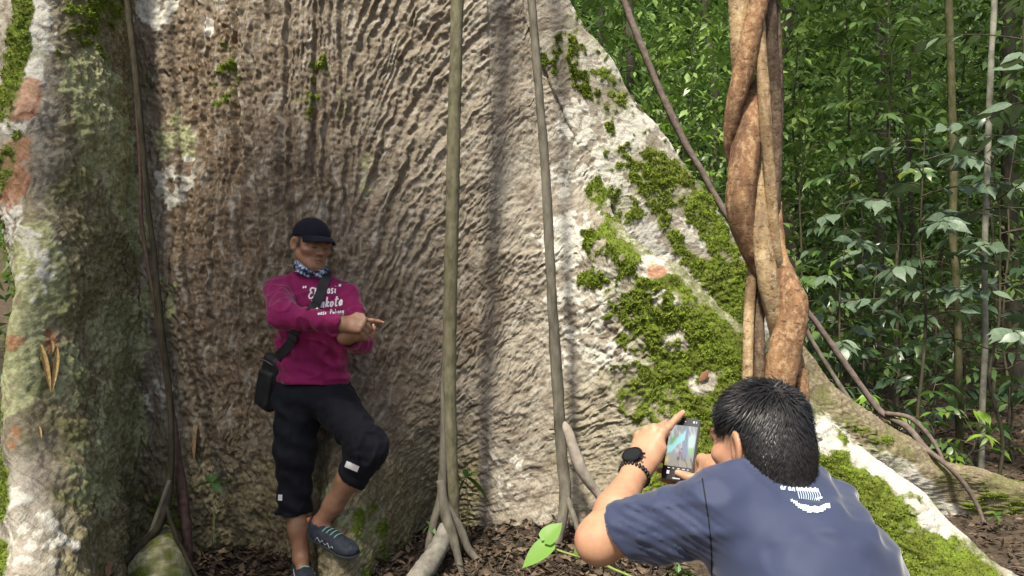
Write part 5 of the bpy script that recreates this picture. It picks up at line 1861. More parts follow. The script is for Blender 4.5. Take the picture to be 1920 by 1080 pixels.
def shoe(heel, toe_, upv, label, lining=False):
    heel, toe_ = np.asarray(heel, float), np.asarray(toe_, float)
    x = (toe_ - heel)
    L = np.linalg.norm(x)
    x /= L
    z = np.asarray(upv, float)
    z = z - x * (z @ x)
    z /= np.linalg.norm(z)
    y = np.cross(z, x)
    R = np.stack([x, y, z], 1)
    W = lambda a, b, c: heel + R @ (np.array([a * L, b, c]))
    up = U([s_ell(W(.16, 0, .038), [.052, .036, .045], R), s_ell(W(.45, 0, .034), [.085, .042, .040], R), s_ell(W(.76, 0, .026), [.072, .049, .032], R), s_cap(W(.18, 0, .05), W(.16, 0, .082), .036, .036)], .03)
    hole = s_cap(W(.20, 0, .075), W(.17, 0, .13), .030, .032)
    floor_ = s_plane(W(0, 0, .008), -z)
    c0 = W(.5, 0, .04)
    o, v1, f1 = solid('shoe', lambda p: np.maximum(np.maximum(up(p) + .002 * noise(p * 60, 8), floor_(p)), -hole(p)), c0 - .19, c0 + .19, .0042, SHOE, man)
    o['label'] = label
    so = U([s_ell(W(.18, 0, .010), [.056, .042, .018], R), s_ell(W(.48, 0, .010), [.09, .046, .016], R), s_ell(W(.77, 0, .011), [.076, .054, .017], R)], .02)
    tread = lambda p: np.maximum(so(p), np.maximum(((p - A3(W(0, 0, .014))) @ A3(z)), -((p - A3(W(0, 0, 0))) @ A3(z)) + .003 * (np.sin(((p - A3(heel)) @ A3(x)) * 320) > 0)))
    solid('sole', tread, c0 - .19, c0 + .19, .0042, SOLE, o)
    bv = bvh_of(v1, f1)
    down = lambda a, b: bv.ray_cast(Vector(W(a, b, .2)), Vector(-z))[0]
    for k in range(4):
        a = .36 + .085 * k
        pts = [down(a, s) for s in (-.022, -.008, .008, .022)]
        pts = [np.array(q) + z * .003 for q in pts if q is not None]
        if len(pts) == 4:
            v, f = tube(pts, [.0032] * 4, 9, 6)
            link('lace', make_mesh('lace', v, f), MINT, o)
    for sy in (-1, 1):
        pts = []
        for k in range(9):
            q = bv.ray_cast(Vector(W(.26 + .055 * k, sy * .15, .026 + (.018 if k % 2 else -.002) * (1 - k * .05))), Vector(-sy * y))[0]
            if q is not None:
                pts.append(np.array(q) + sy * y * .001)
        if len(pts) > 4:
            pts2 = []
            for k in range(len(pts) - 1):
                pts2 += [pts[k], pts[k] * .5 + pts[k + 1] * .5]
            v, f = tube(pts2, [.0017] * len(pts2), 60, 5)
            link('trim', make_mesh('trim', v, f), GREY, o)
    if lining:
        v, f = tube([W(-.02, .0, .085), W(.0, .0, .06), W(.01, 0, .035)], [.012, .011, .008], 10, 8)
        link('heel_tab', make_mesh('heel_tab', v, f), ORANGE, o)
    return o


shoe(mp(582, 1003, 3.46), mp(668, 1046, 3.30), (.12, -.30, 1), 'dark sandal-like sports shoe resting on the root toe', True)
shoe(mp(563, 1072, 3.58), mp(577, 1106, 3.31), (0, -.02, 1), 'dark sports shoe flat on the ground')

# shoulder bag worn across the body (rests on the man: a thing of its own)
bag = thing('shoulder_bag', 'black crossbody bag hanging behind the hip of the man in magenta', 'bag', mp(505, 790, 3.62))
bR = rot_axes(math.radians(-35), 0, math.radians(-14))
bc = mp(508, 717, 3.60)
bx = s_box(bc, [.062, .036, .140], bR, .034)
pk = s_box(bc + bR @ np.array([0, .034, -.03]), [.050, .018, .09], bR, .016)
bag_o, bv1, bf1 = solid('pouch', lambda p: smin(bx(p), pk(p), .006) + .004 * noise(p * 22, 33), bc - .22, bc + .22, .006, NYLON, bag)
v, f = tube([bc + bR @ np.array([-.05, .045, .105]), bc + bR @ np.array([0, .050, .112]), bc + bR @ np.array([.05, .045, .105])], [.003] * 3, 10, 6)
link('zip', make_mesh('zip', v, f), plain('zip_metal', (.10, .10, .11), .4, .5), bag_o)
pts, nrm_ = [], []
for (a, b) in [(611, 519), (606, 535), (600, 552), (592, 570), (583, 588)]:
    h_, n_ = cast(shirt_bvh, a, b, .004)
    pts.append(h_)
    nrm_.append(n_)
pts.append(mp(565, 612, 3.487)); nrm_.append(np.array([-.1, -1, 0]))
pts.append(mp(551, 634, 3.488)); nrm_.append(np.array([-.3, -.95, 0]))
pts.append(mp(540, 652, 3.498)); nrm_.append(np.array([-.45, -.9, 0]))
pts.append(mp(525, 668, 3.535)); nrm_.append(np.array([-.6, -.8, 0]))
back = [(mp(600, 505, 3.66), np.array([.2, .0, 1])), (mp(608, 511, 3.62), np.array([.2, -.5, .8]))]
pts = [b[0] for b in back] + pts
nrm_ = [b[1] for b in back] + nrm_
cc_ = catmull(np.hstack([np.array(pts), np.array(nrm_)]), 60)
pc, pn = cc_[:, :3], cc_[:, 3:]
tors = lambda p: torso(p) + .0065 * noise(p * np.array([15, 15, 6], f32) + 3, 61) + .0035 * noise(p * np.array([30, 30, 16], f32), 62)
for it in range(12):
    d0 = tors(pc.astype(f32))
    g = np.stack([tors((pc + e).astype(f32)) - tors((pc - e).astype(f32)) for e in np.eye(3) * .006], 1)
    g /= np.linalg.norm(g, axis=1)[:, None] + 1e-9
    pc = pc + g * np.where(d0 < .009, .009 - d0, 0)[:, None] * .8
pn = g
for it in range(2):
    pc[1:-1] = .25 * pc[:-2] + .5 * pc[1:-1] + .25 * pc[2:]
    pn[1:-1] = .25 * pn[:-2] + .5 * pn[1:-1] + .25 * pn[2:]
pn /= np.linalg.norm(pn, axis=1)[:, None]
tg = np.gradient(pc, axis=0)
tg /= np.linalg.norm(tg, axis=1)[:, None]
sdv = np.cross(pn, tg)
sdv /= np.linalg.norm(sdv, axis=1)[:, None]
hw = .023
V = np.stack([pc - sdv * hw, pc + sdv * hw, pc + sdv * hw + pn * .003, pc - sdv * hw + pn * .003], 1).reshape(-1, 3)
Fq = []
for k in range(59):
    for j in range(4):
        Fq.append((k * 4 + j, k * 4 + (j + 1) % 4, k * 4 + 4 + (j + 1) % 4, k * 4 + 4 + j))
link('strap', make_mesh('strap', V, np.array(Fq), smooth=False), NYLON, bag)
kb = 47
bb = s_box(pc[kb] + pn[kb] * .003, [.028, .006, .016], np.stack([sdv[kb], pn[kb], tg[kb]], 1), .004)
solid('buckle', bb, pc[kb] - .04, pc[kb] + .04, .003, plain('black_plastic', (.02, .02, .022), .4, .4), bag)
# ------------------------------------------------------------------ the crouching photographer, seen from behind
NAVY = cloth_mat('navy_sport_jersey', (.030, .039, .080), (.043, .055, .108), .66, .25, 900, .45, 4)
DARKCLOTH = cloth_mat('dark_shorts_cloth', (.012, .013, .016), (.02, .021, .025), .85, .15)
ph = thing('person', 'crouching man in navy t-shirt seen from behind, photographing with phone', 'person', (0.62, 1.35, 0))
KO = mp(1423, 836, 1.50)
KR = rot_axes(math.radians(-148), math.radians(-9), math.radians(3))      # faces away and to the left
kheadf, KW0 = head_prims(KO, KR, .93)
KW = lambda a, b, c: KO + KR @ (np.array([a, b, c]) * .93)
# which side axis is his left (nearer the viewpoint)?
kfd = np.array([KR[0, 1], KR[1, 1], 0]); kfd /= np.linalg.norm(kfd)
kleft = np.array([-kfd[1], kfd[0], 0])       # to his left
nb2 = mp(1428, 903, 1.50)
shc = np.array([.522, 1.47, .903])
shL = shc + kleft * .160 + [0, 0, -.026] + kfd * .03
shR = shc - kleft * .128 + [0, 0, -.062]
elL = mp(1123, 1012, 1.52)
wL = mp(1199, 872, 1.70)
wR = mp(1352, 884, 1.66)
elR = np.array([.70, 1.78, .66])
pel2 = np.array([.66, 1.24, .40])
# phone frame
phc = mp(1277, 842, 1.755)
pu = np.array([.80, -.42, -.02]); pu /= np.linalg.norm(pu)
pv = np.array([.27, .40, .875]); pv -= pu * (pv @ pu); pv /= np.linalg.norm(pv)
pn_ = np.cross(pu, pv)                        # out of the screen, toward the viewpoint
PH = lambda a, b, c=0.0: phc + pu * a + pv * b + pn_ * c
farmL = U([s_cap(elL, elL * .62 + wL * .38, .039, .0395), s_cap(elL * .62 + wL * .38, wL * .9 + elL * .1, .0405, .0275), s_cap(wL * .9 + elL * .1, wL, .0285, .0265)], .02)
ix0 = mp(1240, 816, 1.735)
ix = [ix0, mp(1254, 800, 1.75), mp(1269, 784, 1.765), mp(1280, 774, 1.775)]
hx = mp(1221, 812, 1.745) - wL
khL, ktL, kthL, kyL = hand_sdf(wL, hx, (-.62, -.70, .36), -1, [(.10, .10, .06), (.75, 1.15, .6), (.85, 1.2, .7), (.95, 1.2, .7)],
                               ('w', [PH(-.060, .004, .014), PH(-.050, .026, .010), PH(-.040, .045, .008)]), .98, .05, None, .005, {0: [ix[1], ix[2], ix[3]]})
# aim the index along the phone's upper edge
khR, ktR, kthR, kyR = hand_sdf(wR, mp(1290, 892, 1.76) - wR, (.10, .92, -.36), 1, [(.35, .5, .35), (.40, .55, .4), (.42, .6, .4), (.5, .6, .4)],
                               ('w', [PH(.050, -.070, .012), PH(.026, -.066, .013), PH(.004, -.060, .012)]), .95, .05, None)
armR = U([s_cap(shR, elR, .046, .040), s_cap(elR, wR, .041, .028)], .02)


# left arm and hand: bare from the sleeve to the finger tips, one skin
uarmL = s_cap(shL, elL, .040, .0435)
elbow_b = s_ell(elL + np.array([-.004, -.010, -.008]), [.036, .040, .034])


def left_arm(p):
    d = smin(uarmL(p), farmL(p), .03)
    d = smin(d, elbow_b(p), .02)
    return smin(d, khL(p), .02)


def nails_of(v, tips_, R=.0075):
    nl = np.zeros(len(v))
    for tp in tips_:
        nl = np.maximum(nl, np.exp(-((np.linalg.norm(v - tp, axis=1) / R) ** 4)))
    return nl


pieces = []
mnL = np.minimum.reduce([shL - .08, elL - .07, wL - .12, ix[3] - .05])
mxL = np.maximum.reduce([shL + .08, elL + .07, wL + .16, ix[3] + .05])
pieces.append(surface_nets(left_arm, mnL, mxL, .0028))
pieces.append(surface_nets(lambda p: smin(armR(p), khR(p), .02), np.minimum.reduce([shR - .07, elR - .07, wR - .14]), np.maximum.reduce([shR + .07, elR + .07, wR + .14]), .0042))
kneck = U([s_cap(KO + KR @ np.array([0, -.025, -.03]), nb2 + [0, 0, .0], .057, .058), s_cap(nb2, shc + kfd * .03 - [0, 0, .05], .056, .05), s_cap(shc - [0, 0, .05], shL - [0, 0, .01], .045, .04), s_cap(shc - [0, 0, .05], shR - [0, 0, .01], .045, .04), s_cap(shc - [0, 0, .05], pel2, .06, .08)], .03)
kneeA = pel2 + kfd * .40 + kleft * .16 + [0, 0, .10]
kneeB = pel2 + kfd * .42 - kleft * .16 + [0, 0, .02]
anA, anB = pel2 + kfd * .12 + kleft * .16 - [0, 0, .33], pel2 + kfd * .10 - kleft * .16 - [0, 0, .33]
klegs = U([s_cap(pel2, kneeA, .06, .045), s_cap(pel2, kneeB, .06, .045), s_cap(kneeA, anA, .055, .036), s_cap(kneeB, anB, .055, .036)], .03)
pieces.append(surface_nets(lambda p: smin(smin(kheadf(p), kneck(p), .035), .5 + 0 * p[:, 0], 0), KO - [.17, .17, .26], KO + [.17, .17, .17], .0038))
lowcore = lambda p: smin(kneck(p), klegs(p), .03)
pieces.append(surface_nets(lambda p: np.maximum(lowcore(p), p[:, 2] - (KO[2] - .255)), (.0, .95, -.02), (1.1, 1.95, .82), .011))
v, f = join([(a, [b]) for a, b in pieces])
me = make_mesh('body', v, f)
add_attr(me, 'lip', np.zeros(len(v)))
q = (v - KO) @ KR
brow = np.exp(-((q[:, 2] - .030) / .005) ** 2) * (q[:, 1] > .06) * (np.abs(np.abs(q[:, 0]) - .034) < .022) * (np.linalg.norm(q, axis=1) < .15) * .9
# closely cropped hair round the ears and down the nape, thinning out
add_attr(me, 'brow', brow)
add_attr(me, 'nail', nails_of(v, [ix[3] + (ix[3] - ix[2]) * .2, kthL[-1], kthR[-1]]))
link('body', me, SKIN_FAIR, ph)

# hair: a close scalp layer, then several thousand combed locks
scalp = U([s_ell(KW(0, -.014, .042), [.079, .096, .089], KR), s_ell(KW(0, -.062, -.012), [.066, .050, .062], KR), s_cap(KW(0, -.036, -.03), KW(0, -.044, -.16), .0655, .070)], .04)
scalp = U([scalp], 0)


def hairline(q):
    """Positive where hair grows, in head coordinates (side, forward, up)."""
    front = .062 + .25 * np.clip(q[:, 2] - .06, -.05, .1) - q[:, 1]
    side = np.where(q[:, 1] > -.030, q[:, 2] - (.026 - .10 * np.clip(q[:, 1], -.03, .1)), q[:, 2] + .072 + .35 * (q[:, 1] + .03) * 0)
    # behind the ear the line drops to the nape
    back = sstep(-.020, -.045, q[:, 1])
    side = (q[:, 2] - (.028 - .2 * np.clip(q[:, 1] - .02, -.1, .05))) * (1 - back) + (q[:, 2] + .150) * back
    return np.minimum(front, side)


def scalp_f(p):
    q = (p - A3(KO)) @ A3(KR)
    d = scalp(p) + .0015 * noise(p * 220, 4)
    fade = sstep(.0, .035, hairline(q))
    return np.maximum(d + .006 * (1 - fade), -hairline(q) * .8)


t = NT('cropped_hair')
oc = t.coord('Object')
hn = t.noise(330, 3, .7, oc)
t.bump(hn, .9, .002)
t.set(t.mix(hn, (.010, .009, .009), (.045, .036, .032)), .6, .3)
hair_o, hv, hf = solid('hair', scalp_f, KO - .20, KO + .18, .0042, t.m, ph)
hn_ = None
hb = bvh_of(hv, hf)
rg = np.random.default_rng(5)
tri_c = hv[hf].mean(1)
tri_a = np.linalg.norm(np.cross(hv[hf[:, 1]] - hv[hf[:, 0]], hv[hf[:, 2]] - hv[hf[:, 0]]), axis=1)
nrm_f = np.cross(hv[hf[:, 1]] - hv[hf[:, 0]], hv[hf[:, 3]] - hv[hf[:, 0]])
nrm_f /= np.linalg.norm(nrm_f, axis=1)[:, None] + 1e-9
ql = (tri_c - KO) @ KR
outw = np.sum(nrm_f * (tri_c - KO), axis=1) > 0
w = np.where((hairline(ql) > .004) & outw, tri_a, 0)
pk_ = rg.choice(len(hf), 14000, p=w / w.sum())
root_ = tri_c[pk_] + rg.normal(0, .0018, (len(pk_), 3))
qn = nrm_f[pk_] @ KR
qr = (root_ - KO) @ KR
# whorl on the crown: locks run away from it, forward on top and down at the sides and back
whorl = np.array([.012, -.070, .105])
away = qr - whorl
away -= qn * np.sum(away * qn, 1)[:, None]
away /= np.linalg.norm(away, axis=1)[:, None] + 1e-9
cl = noise(qr * 26, 55)[:, None] * np.cross(qn, away) * 1.1
dirn = away + cl + rg.normal(0, .22, away.shape) + rg.normal(0, .8, away.shape) * np.exp(-(np.linalg.norm(qr - whorl, axis=1)[:, None] / .03) ** 2) + np.array([0, .15, -.05])
dirn -= qn * np.sum(dirn * qn, 1)[:, None]
dirn /= np.linalg.norm(dirn, axis=1)[:, None] + 1e-9
topness = sstep(-.005, .10, qr[:, 2] + .25 * np.clip(qr[:, 1] + .05, -.1, .1) + .010 * noise(qr * 30, 59))[:, None]
Ls = (.006 + .026 * topness) * rg.uniform(.7, 1.2, (len(pk_), 1))
lift = (.22 + .30 * topness) + rg.normal(0, .14, (len(pk_), 1)) + .18 * noise(qr * 24, 58)[:, None]
side_ = np.cross(qn, dirn)
pts = []
for s in (0, .33, .66, 1.0):
    pts.append(qr + dirn * Ls * s + qn * Ls * (lift * s - .42 * lift * s * s - .04) - np.array([0, 0, 1]) * Ls * .18 * s * s)
wd = (.0008 + .0007 * topness) * rg.uniform(.6, 1.3, (len(pk_), 1))
V = np.zeros((len(pk_), 7, 3))
for k in range(3):
    ww = wd * (1, .9, .65)[k]
    V[:, 2 * k] = pts[k] - side_ * ww
    V[:, 2 * k + 1] = pts[k] + side_ * ww
V[:, 6] = pts[3]
V = (V.reshape(-1, 3) @ KR.T) + KO
b7 = np.arange(len(pk_))[:, None] * 7
me = make_mesh('locks', V, [np.vstack([b7 + [[0, 1, 3, 2]], b7 + [[2, 3, 5, 4]]]), b7 + [[4, 5, 6]]])
t = NT('hair_locks')
t.set((.013, .012, .013), .46, .42)
t.b.inputs['Anisotropic'].default_value = .5
lo_ = link('locks', me, t.m, hair_o)
lo_['kind'] = 'stuff'

# t-shirt
slv_ax = (elL - shL) / np.linalg.norm(elL - shL)
slv_c = shL + slv_ax * .185
plS = s_plane(slv_c, slv_ax + np.array([-.1, 0, -.25]))
body_axis = (shc - pel2) / np.linalg.norm(shc - pel2)
TR = np.stack([kleft, kfd, [0, 0, 1.0]], 1)
tors2 = U([s_ell(shc + [0.0, -.01, -.088], [.175, .125, .125], TR), s_ell(shc * .6 + pel2 * .4 + [0, -.01, 0], [.178, .135, .20], TR), s_ell(pel2 + [0, 0, .10], [.17, .15, .17], TR),
           s_cap(nb2 + [0.0, -.005, -.03], shL - kleft * .04 + [0, 0, .005], .062, .062), s_cap(nb2 + [0, -.005, -.03], shR + kleft * .04 + [0, 0, .0], .062, .062), s_ell(nb2 + [.004, -.012, -.020], [.080, .078, .06]), s_cap(nb2 + [.0, -.004, -.04], nb2 + [-.004, .004, .06], .080, .076)], .06)
slvL = s_cap(shL + kleft * -.02, elL, .068, .059)
slvLin = s_cap(shL + kleft * -.02, elL, .062, .052)
slvR = s_cap(shR, shR * .45 + elR * .55, .070, .066)
colr_n = np.array([-.02, .06, 1.0]) + kfd * .42
collar = s_plane(nb2 + [0, 0, .052], colr_n)
kneckc = s_cap(KO + KR @ np.array([0, -.025, -.03]), nb2 - [0, 0, .05], .0605, .0665)
seamp = np.array([(1316, 898), (1322, 940), (1330, 985), (1334, 1030), (1333, 1090)], float)


def tee(p):
    u = (p - A3(shL)) @ A3(slv_ax)
    v3 = p[:, 2]
    d = tors2(p)
    wr = .0060 * noise(p * np.array([10, 10, 7], f32) + 9, 41) + .0030 * noise(p * 24, 42) + .0035 * np.sin(p[:, 2] * 70 + p[:, 0] * 45 + 3 * noise(p * 5, 48)) * sstep(.0, .5, noise(p * 6 + 4, 49))
    # creases fanning from the arm pit
    end = sstep(-.01, -.06, plS(p))
    cx = p[:, 0] * .42 + v3 * .91
    sn = np.sin(cx * 205 + 2.4 * noise(p * np.array([6, 6, 6], f32), 43))
    arm = .0105 * (sn * .5 - np.clip(sn, 0, 1) ** 3) * sstep(-.09, .02, u) * np.clip(.75 + .9 * noise(p * 8, 44), 0, 1.3) * (.2 + .8 * end)
    arm = arm - .0075 * np.clip(np.sin(u * 26 + v3 * 120 + 2.2 * noise(p * 7, 51)), 0, 1) ** 3 * sstep(-.09, .0, u) * (.3 + .7 * end) * sstep(-.5, .2, noise(p * 5, 52))
    a0 = slvL(p) + arm * .8 + .004 * noise(p * 17, 45)
    a = np.maximum(a0, plS(p))
    a = np.maximum(a, -np.maximum(a0 + .0125, -(plS(p) + .05)))
    b = slvR(p) + .004 * noise(p * 17, 46)
    d = smin(d, a, .045)
    d = smin(d, b, .045)
    yoke = .006 * np.sin((p[:, 2] - shc[2]) * 90 - (p[:, 0] - shc[0]) * 40 + 2 * noise(p * 6, 47)) * np.exp(-(((p[:, 0] - .66) / .07) ** 2 + ((p[:, 2] - .90) / .06) ** 2))
    d = d + wr + yoke + crease(p, (6, 6, 9), 50, .006)
    d = smax(d, collar(p), .004)
    return np.maximum(d, -np.maximum(kneckc(p), -(collar(p) + .03)))


tee_o, kv, kf = solid('t_shirt', tee, (.02, .98, .42), (.98, 2.0, 1.08), .0056, NAVY, ph)
tee_bvh = bvh_of(kv, kf)
DN = plain('dark_navy_thread', (.010, .012, .020), .8, .2)
v, f = ribbon_on(tee_bvh, [(1317, 897), (1322, 930), (1329, 975), (1334, 1030), (1335, 1079)], 2.6, .0008)
if len(f):
    link('seam', make_mesh('seam', v, f), DN, tee_o)
PRINT = plain('pale_print', (.46, .54, .64), .7, .2)
pr = write(tee_bvh, 'aran', 1463, 918, 1492, 922, 12, 2.2, slant=-.1)
for k in range(10):
    x0 = 1493 + k * 4.3
    pr.append(ribbon_on(tee_bvh, [(x0, 913 + .25 * k + (k % 2) * 2), (x0 + 2.2, 921 + .2 * k)], 3.9, .0015, .8))
    pr.append(ribbon_on(tee_bvh, [(x0 + 2, 921), (x0 + 4.5 + k * .2, 930), (x0 + 6 - k * .3, 936 + .55 * k)], 1.5, .0015, .8))
pr.append(ribbon_on(tee_bvh, [(1530, 937), (1536, 935), (1542, 934)], 4.0, .0015, .8))
rgp = random.Random(4)
for k in range(17):
    x0 = 1484 + k * 4.3
    y0 = 938 + 14.5 * math.sin(min(1, k / 9) * math.pi / 2) * .85 - max(0, k - 12) * 1.6
    hh = (4 + 7 * min(1, k / 5)) * (1 if k < 15 else .8)
    pr.append(ribbon_on(tee_bvh, [(x0, y0 + rgp.uniform(-2, 1)), (x0 + 1.0, y0 + hh * .5), (x0 + 1.5, y0 + hh + rgp.uniform(-1, 1.6))], 4.6, .0015, .8))
pr = [x for x in pr if len(x[1])]
if pr:
    v, f = join(pr)
    link('shirt_print', make_mesh('shirt_print', v, f), PRINT, tee_o)
# shorts and shoes, below the picture
sh_f = U([s_ell(pel2 + [0, 0, .03], [.175, .155, .14], TR), s_cap(pel2 + kleft * .09, kneeA * .85 + pel2 * .15, .10, .075), s_cap(pel2 - kleft * .09, kneeB * .85 + pel2 * .15, .10, .075)], .05)
solid('shorts', lambda p: sh_f(p) + .005 * noise(p * 16, 12), (.0, .95, .2), (1.1, 1.95, .62), .009, DARKCLOTH, ph)
for a in (anA, anB):
    o = U([s_ell(a + kfd * .02 + [0, 0, -.03], [.045, .06, .045], TR), s_ell(a + kfd * .12 + [0, 0, -.045], [.048, .09, .032], TR)], .03)
    solid('shoe', lambda p: np.maximum(o(p), -(p[:, 2] - (a[2] - .075))), a - .24, a + .26, .007, SHOE, ph)

# watch and cord bracelet on his left wrist
wax = (wL - elL) / np.linalg.norm(wL - elL)
wc = wL - wax * .012
wn_ = np.array([-.55, -.66, .40]); wn_ -= wax * (wn_ @ wax); wn_ /= np.linalg.norm(wn_)
ws = np.cross(wax, wn_)
BAND = plain('watch_rubber', (.012, .012, .014), .55, .35)
CASE = plain('watch_case', (.022, .024, .030), .30, .5, .6)
GLASS = plain('watch_glass', (.012, .014, .018), .12, .5)


def strap_loop(c, R, w2, th, name, mat, parent, n=40):
    V, Fq = [], []
    for i in range(n):
        a = 2 * math.pi * i / n
        d = wn_ * math.cos(a) * 1.0 + ws * math.sin(a) * 1.02
        for (e, r) in ((-w2, R), (w2, R), (w2, R + th), (-w2, R + th)):
            V.append(c + d * r + wax * e)
        for j in range(4):
            Fq.append((i * 4 + j, i * 4 + (j + 1) % 4, ((i + 1) % n) * 4 + (j + 1) % 4, ((i + 1) % n) * 4 + j))
    return link(name, make_mesh(name, np.array(V), np.array(Fq), smooth=False), mat, parent)


def disc(c, nrm, prof, name, mat, parent, n=36):
    """Turned part: prof is a list of (radius, height)."""
    nrm = nrm / np.linalg.norm(nrm)
    a = wax
    b = np.cross(nrm, a)
    V, Fq = [], []
    for r, h_ in prof:
        for i in range(n):
            th = 2 * math.pi * i / n
            V.append(c + (a * math.cos(th) + b * math.sin(th)) * r + nrm * h_)
    for k in range(len(prof) - 1):
        for i in range(n):
            Fq.append((k * n + i, k * n + (i + 1) % n, (k + 1) * n + (i + 1) % n, (k + 1) * n + i))
    return link(name, make_mesh(name, np.array(V), np.array(Fq), smooth=False), mat, parent)


watch = bpy.data.objects.new('wristwatch', None)
COL.objects.link(watch)
watch.parent = ph
watch['label'] = 'round black sports watch on the raised left wrist'
strap_loop(wc, .0295, .011, .0035, 'band', BAND, watch)
dc = wc + wn_ * .031
disc(dc, wn_, [(.0001, 0), (.0235, 0), (.0245, .003), (.0245, .009), (.0228, .0118), (.0205, .0122), (.0200, .0108)], 'case', CASE, watch)
disc(dc, wn_, [(.0201, .0109), (.0185, .0112), (.0001, .0114)], 'dial', GLASS, watch)
for s in (-.010, .006):
    v, f = tube([dc + ws * .0245 + wax * s + wn_ * .006, dc + ws * .029 + wax * s + wn_ * .006], [.0028, .0028], 4, 8)
    link('button', make_mesh('button', v, f), CASE, watch)
bc_ = wL - wax * .034
brc = bpy.data.objects.new('bracelet', None)
COL.objects.link(brc)
brc.parent = ph
for i in range(26):
    a = 2 * math.pi * i / 26
    d = wn_ * math.cos(a) + ws * math.sin(a)
    c0_ = bc_ + d * .0335
    tn = -wn_ * math.sin(a) + ws * math.cos(a)
    v, f = tube([c0_ - wax * .0055 + tn * .001, c0_ + d * .0018, c0_ + wax * .0055 - tn * .001], [.0026, .0036, .0026], 6, 7)
    link('cord_knot', make_mesh('cord_knot', v, f), BAND, brc)

# ------------------------------------------------------------------ the phone
phone = thing('smartphone', 'black smartphone with a lit screen held up in the crouching man\'s hands', 'phone', phc)
PB = plain('phone_black', (.010, .010, .011), .25, .5)
PM = plain('phone_metal', (.16, .17, .19), .3, .5, .8)


def slab(w, h, r, z0, z1, name, mat, parent, bev=.0, n=8):
    ring = []
    for cx, cy, a0 in ((w - r, h - r, 0), (-w + r, h - r, 90), (-w + r, -h + r, 180), (w - r, -h + r, 270)):
        for k in range(n + 1):
            a = math.radians(a0 + 90 * k / n)
            ring.append((cx + r * math.cos(a), cy + r * math.sin(a)))
    m_ = len(ring)
    V, Fq = [], []
    prof = [(1.0, z0), (1.0, z1)] if not bev else [(1 - bev / w, z0), (1.0, z0 + bev), (1.0, z1 - bev), (1 - bev / w, z1)]
    for s, z in prof:
        for x, y in ring:
            V.append(PH(x * s, y * (1 - (1 - s) * w / h), z))
    for k in range(len(prof) - 1):
        for i in range(m_):
            Fq.append((k * m_ + i, k * m_ + (i + 1) % m_, (k + 1) * m_ + (i + 1) % m_, (k + 1) * m_ + i))
    Fq.append(tuple(range(m_ - 1, -1, -1)))
    Fq.append(tuple(range((len(prof) - 1) * m_, len(prof) * m_)))
    return link(name, make_mesh(name, V, Fq, smooth=False), mat, parent)


HW_, HH_ = .0365, .0765
slab(HW_, HH_, .010, -.0050, .0030, 'case', PM, phone, .0016)
slab(HW_ - .0012, HH_ - .0012, .009, .0031, .0042, 'glass_front', PB, phone)
# the live picture of the tree on the screen (a lit grid of colours)
gw, gh = 60, 96
xs, ys = np.meshgrid(np.linspace(-.0325, .0325, gw), np.linspace(-.044, .056, gh))
uu, vv = (xs + .0325) / .065, (ys + .044) / .100
nzs = fbm(np.stack([uu * 4, vv * 5, uu * 0], -1).reshape(-1, 3), 3, 900).reshape(uu.shape)
nzl = fbm(np.stack([uu * 9 + vv * 4, vv * 2.2, uu * 0], -1).reshape(-1, 3), 3, 903).reshape(uu.shape)
img = np.zeros(uu.shape + (3,))
img[:] = (.42, .42, .40)
def lay(mask, colr):
    global img
    img = img * (1 - mask[..., None]) + np.array(colr) * mask[..., None]
lay(sstep(.1, .5, nzl + .2), (.62, .68, .72))
lay(sstep(.05, .3, np.exp(-((uu - .58 - .12 * (1 - vv)) / .13) ** 2) - .35), (.30, .36, .46))
band = np.abs(vv - (.35 + .55 * uu + .3 * uu * uu)) - .10
lay(sstep(.05, -.04, band + .05 * nzs) * (uu < .6), (.45, .88, .90))
lay(np.exp(-(((uu - .17) / .13) ** 2 + ((vv - .62 - .5 * (uu - .17)) / .10) ** 2) * 1.3), (.22, .52, .18))
lay(sstep(.2, .6, np.exp(-(((uu - .86) / .13) ** 2 + ((vv - .62) / .20) ** 2))) * .9, (.75, .95, .90))
lay(sstep(.3, .7, np.exp(-(((uu - .88) / .10) ** 2 + ((vv - .40) / .10) ** 2))) * .9, (.35, .72, .25))
lay(sstep(.30, .05, vv + .12 * nzs), (.42, .38, .30))
lay(sstep(.0, .3, nzl) * sstep(.42, .2, vv), (.22, .18, .14))
lay(np.exp(-(((uu - .50) / .055) ** 2 + ((vv - .33) / .075) ** 2) * 1.2), (.42, .03, .20))
lay(np.exp(-(((uu - .47) / .055) ** 2 + ((vv - .20) / .06) ** 2) * 1.2), (.04, .04, .05))
lay(np.exp(-(((uu - .53) / .03) ** 2 + ((vv - .43) / .02) ** 2)), (.05, .05, .06))
lay(np.exp(-(((uu - .06) / .07) ** 2 + ((vv - .14) / .10) ** 2)), (.80, .62, .25))
V = np.array([PH(a, b, .0046) for a, b in zip(xs.ravel(), ys.ravel())])
I = np.arange(gh - 1)[:, None] * gw
J = np.arange(gw - 1)[None]
Q = np.stack([I + J, I + J + 1, I + gw + J + 1, I + gw + J], -1).reshape(-1, 4)
me = make_mesh('screen', V, Q)
add_attr(me, 'picture', np.clip(img.reshape(-1, 3), 0, 1), 'FLOAT_COLOR')
t = NT('phone_screen')
pc_ = t.attr('picture', True)
t.set((.01, .01, .01), .15, .5)
t.l(pc_, t.b.inputs['Emission Color'])
t.b.inputs['Emission Strength'].default_value = .62
link('screen', me, t.m, phone)
t = NT('screen_icon')
t.set((.02, .02, .02), .3, .4)
t.b.inputs['Emission Color'].default_value = (.9, .9, .88, 1)
t.b.inputs['Emission Strength'].default_value = .7
ICON = t.m


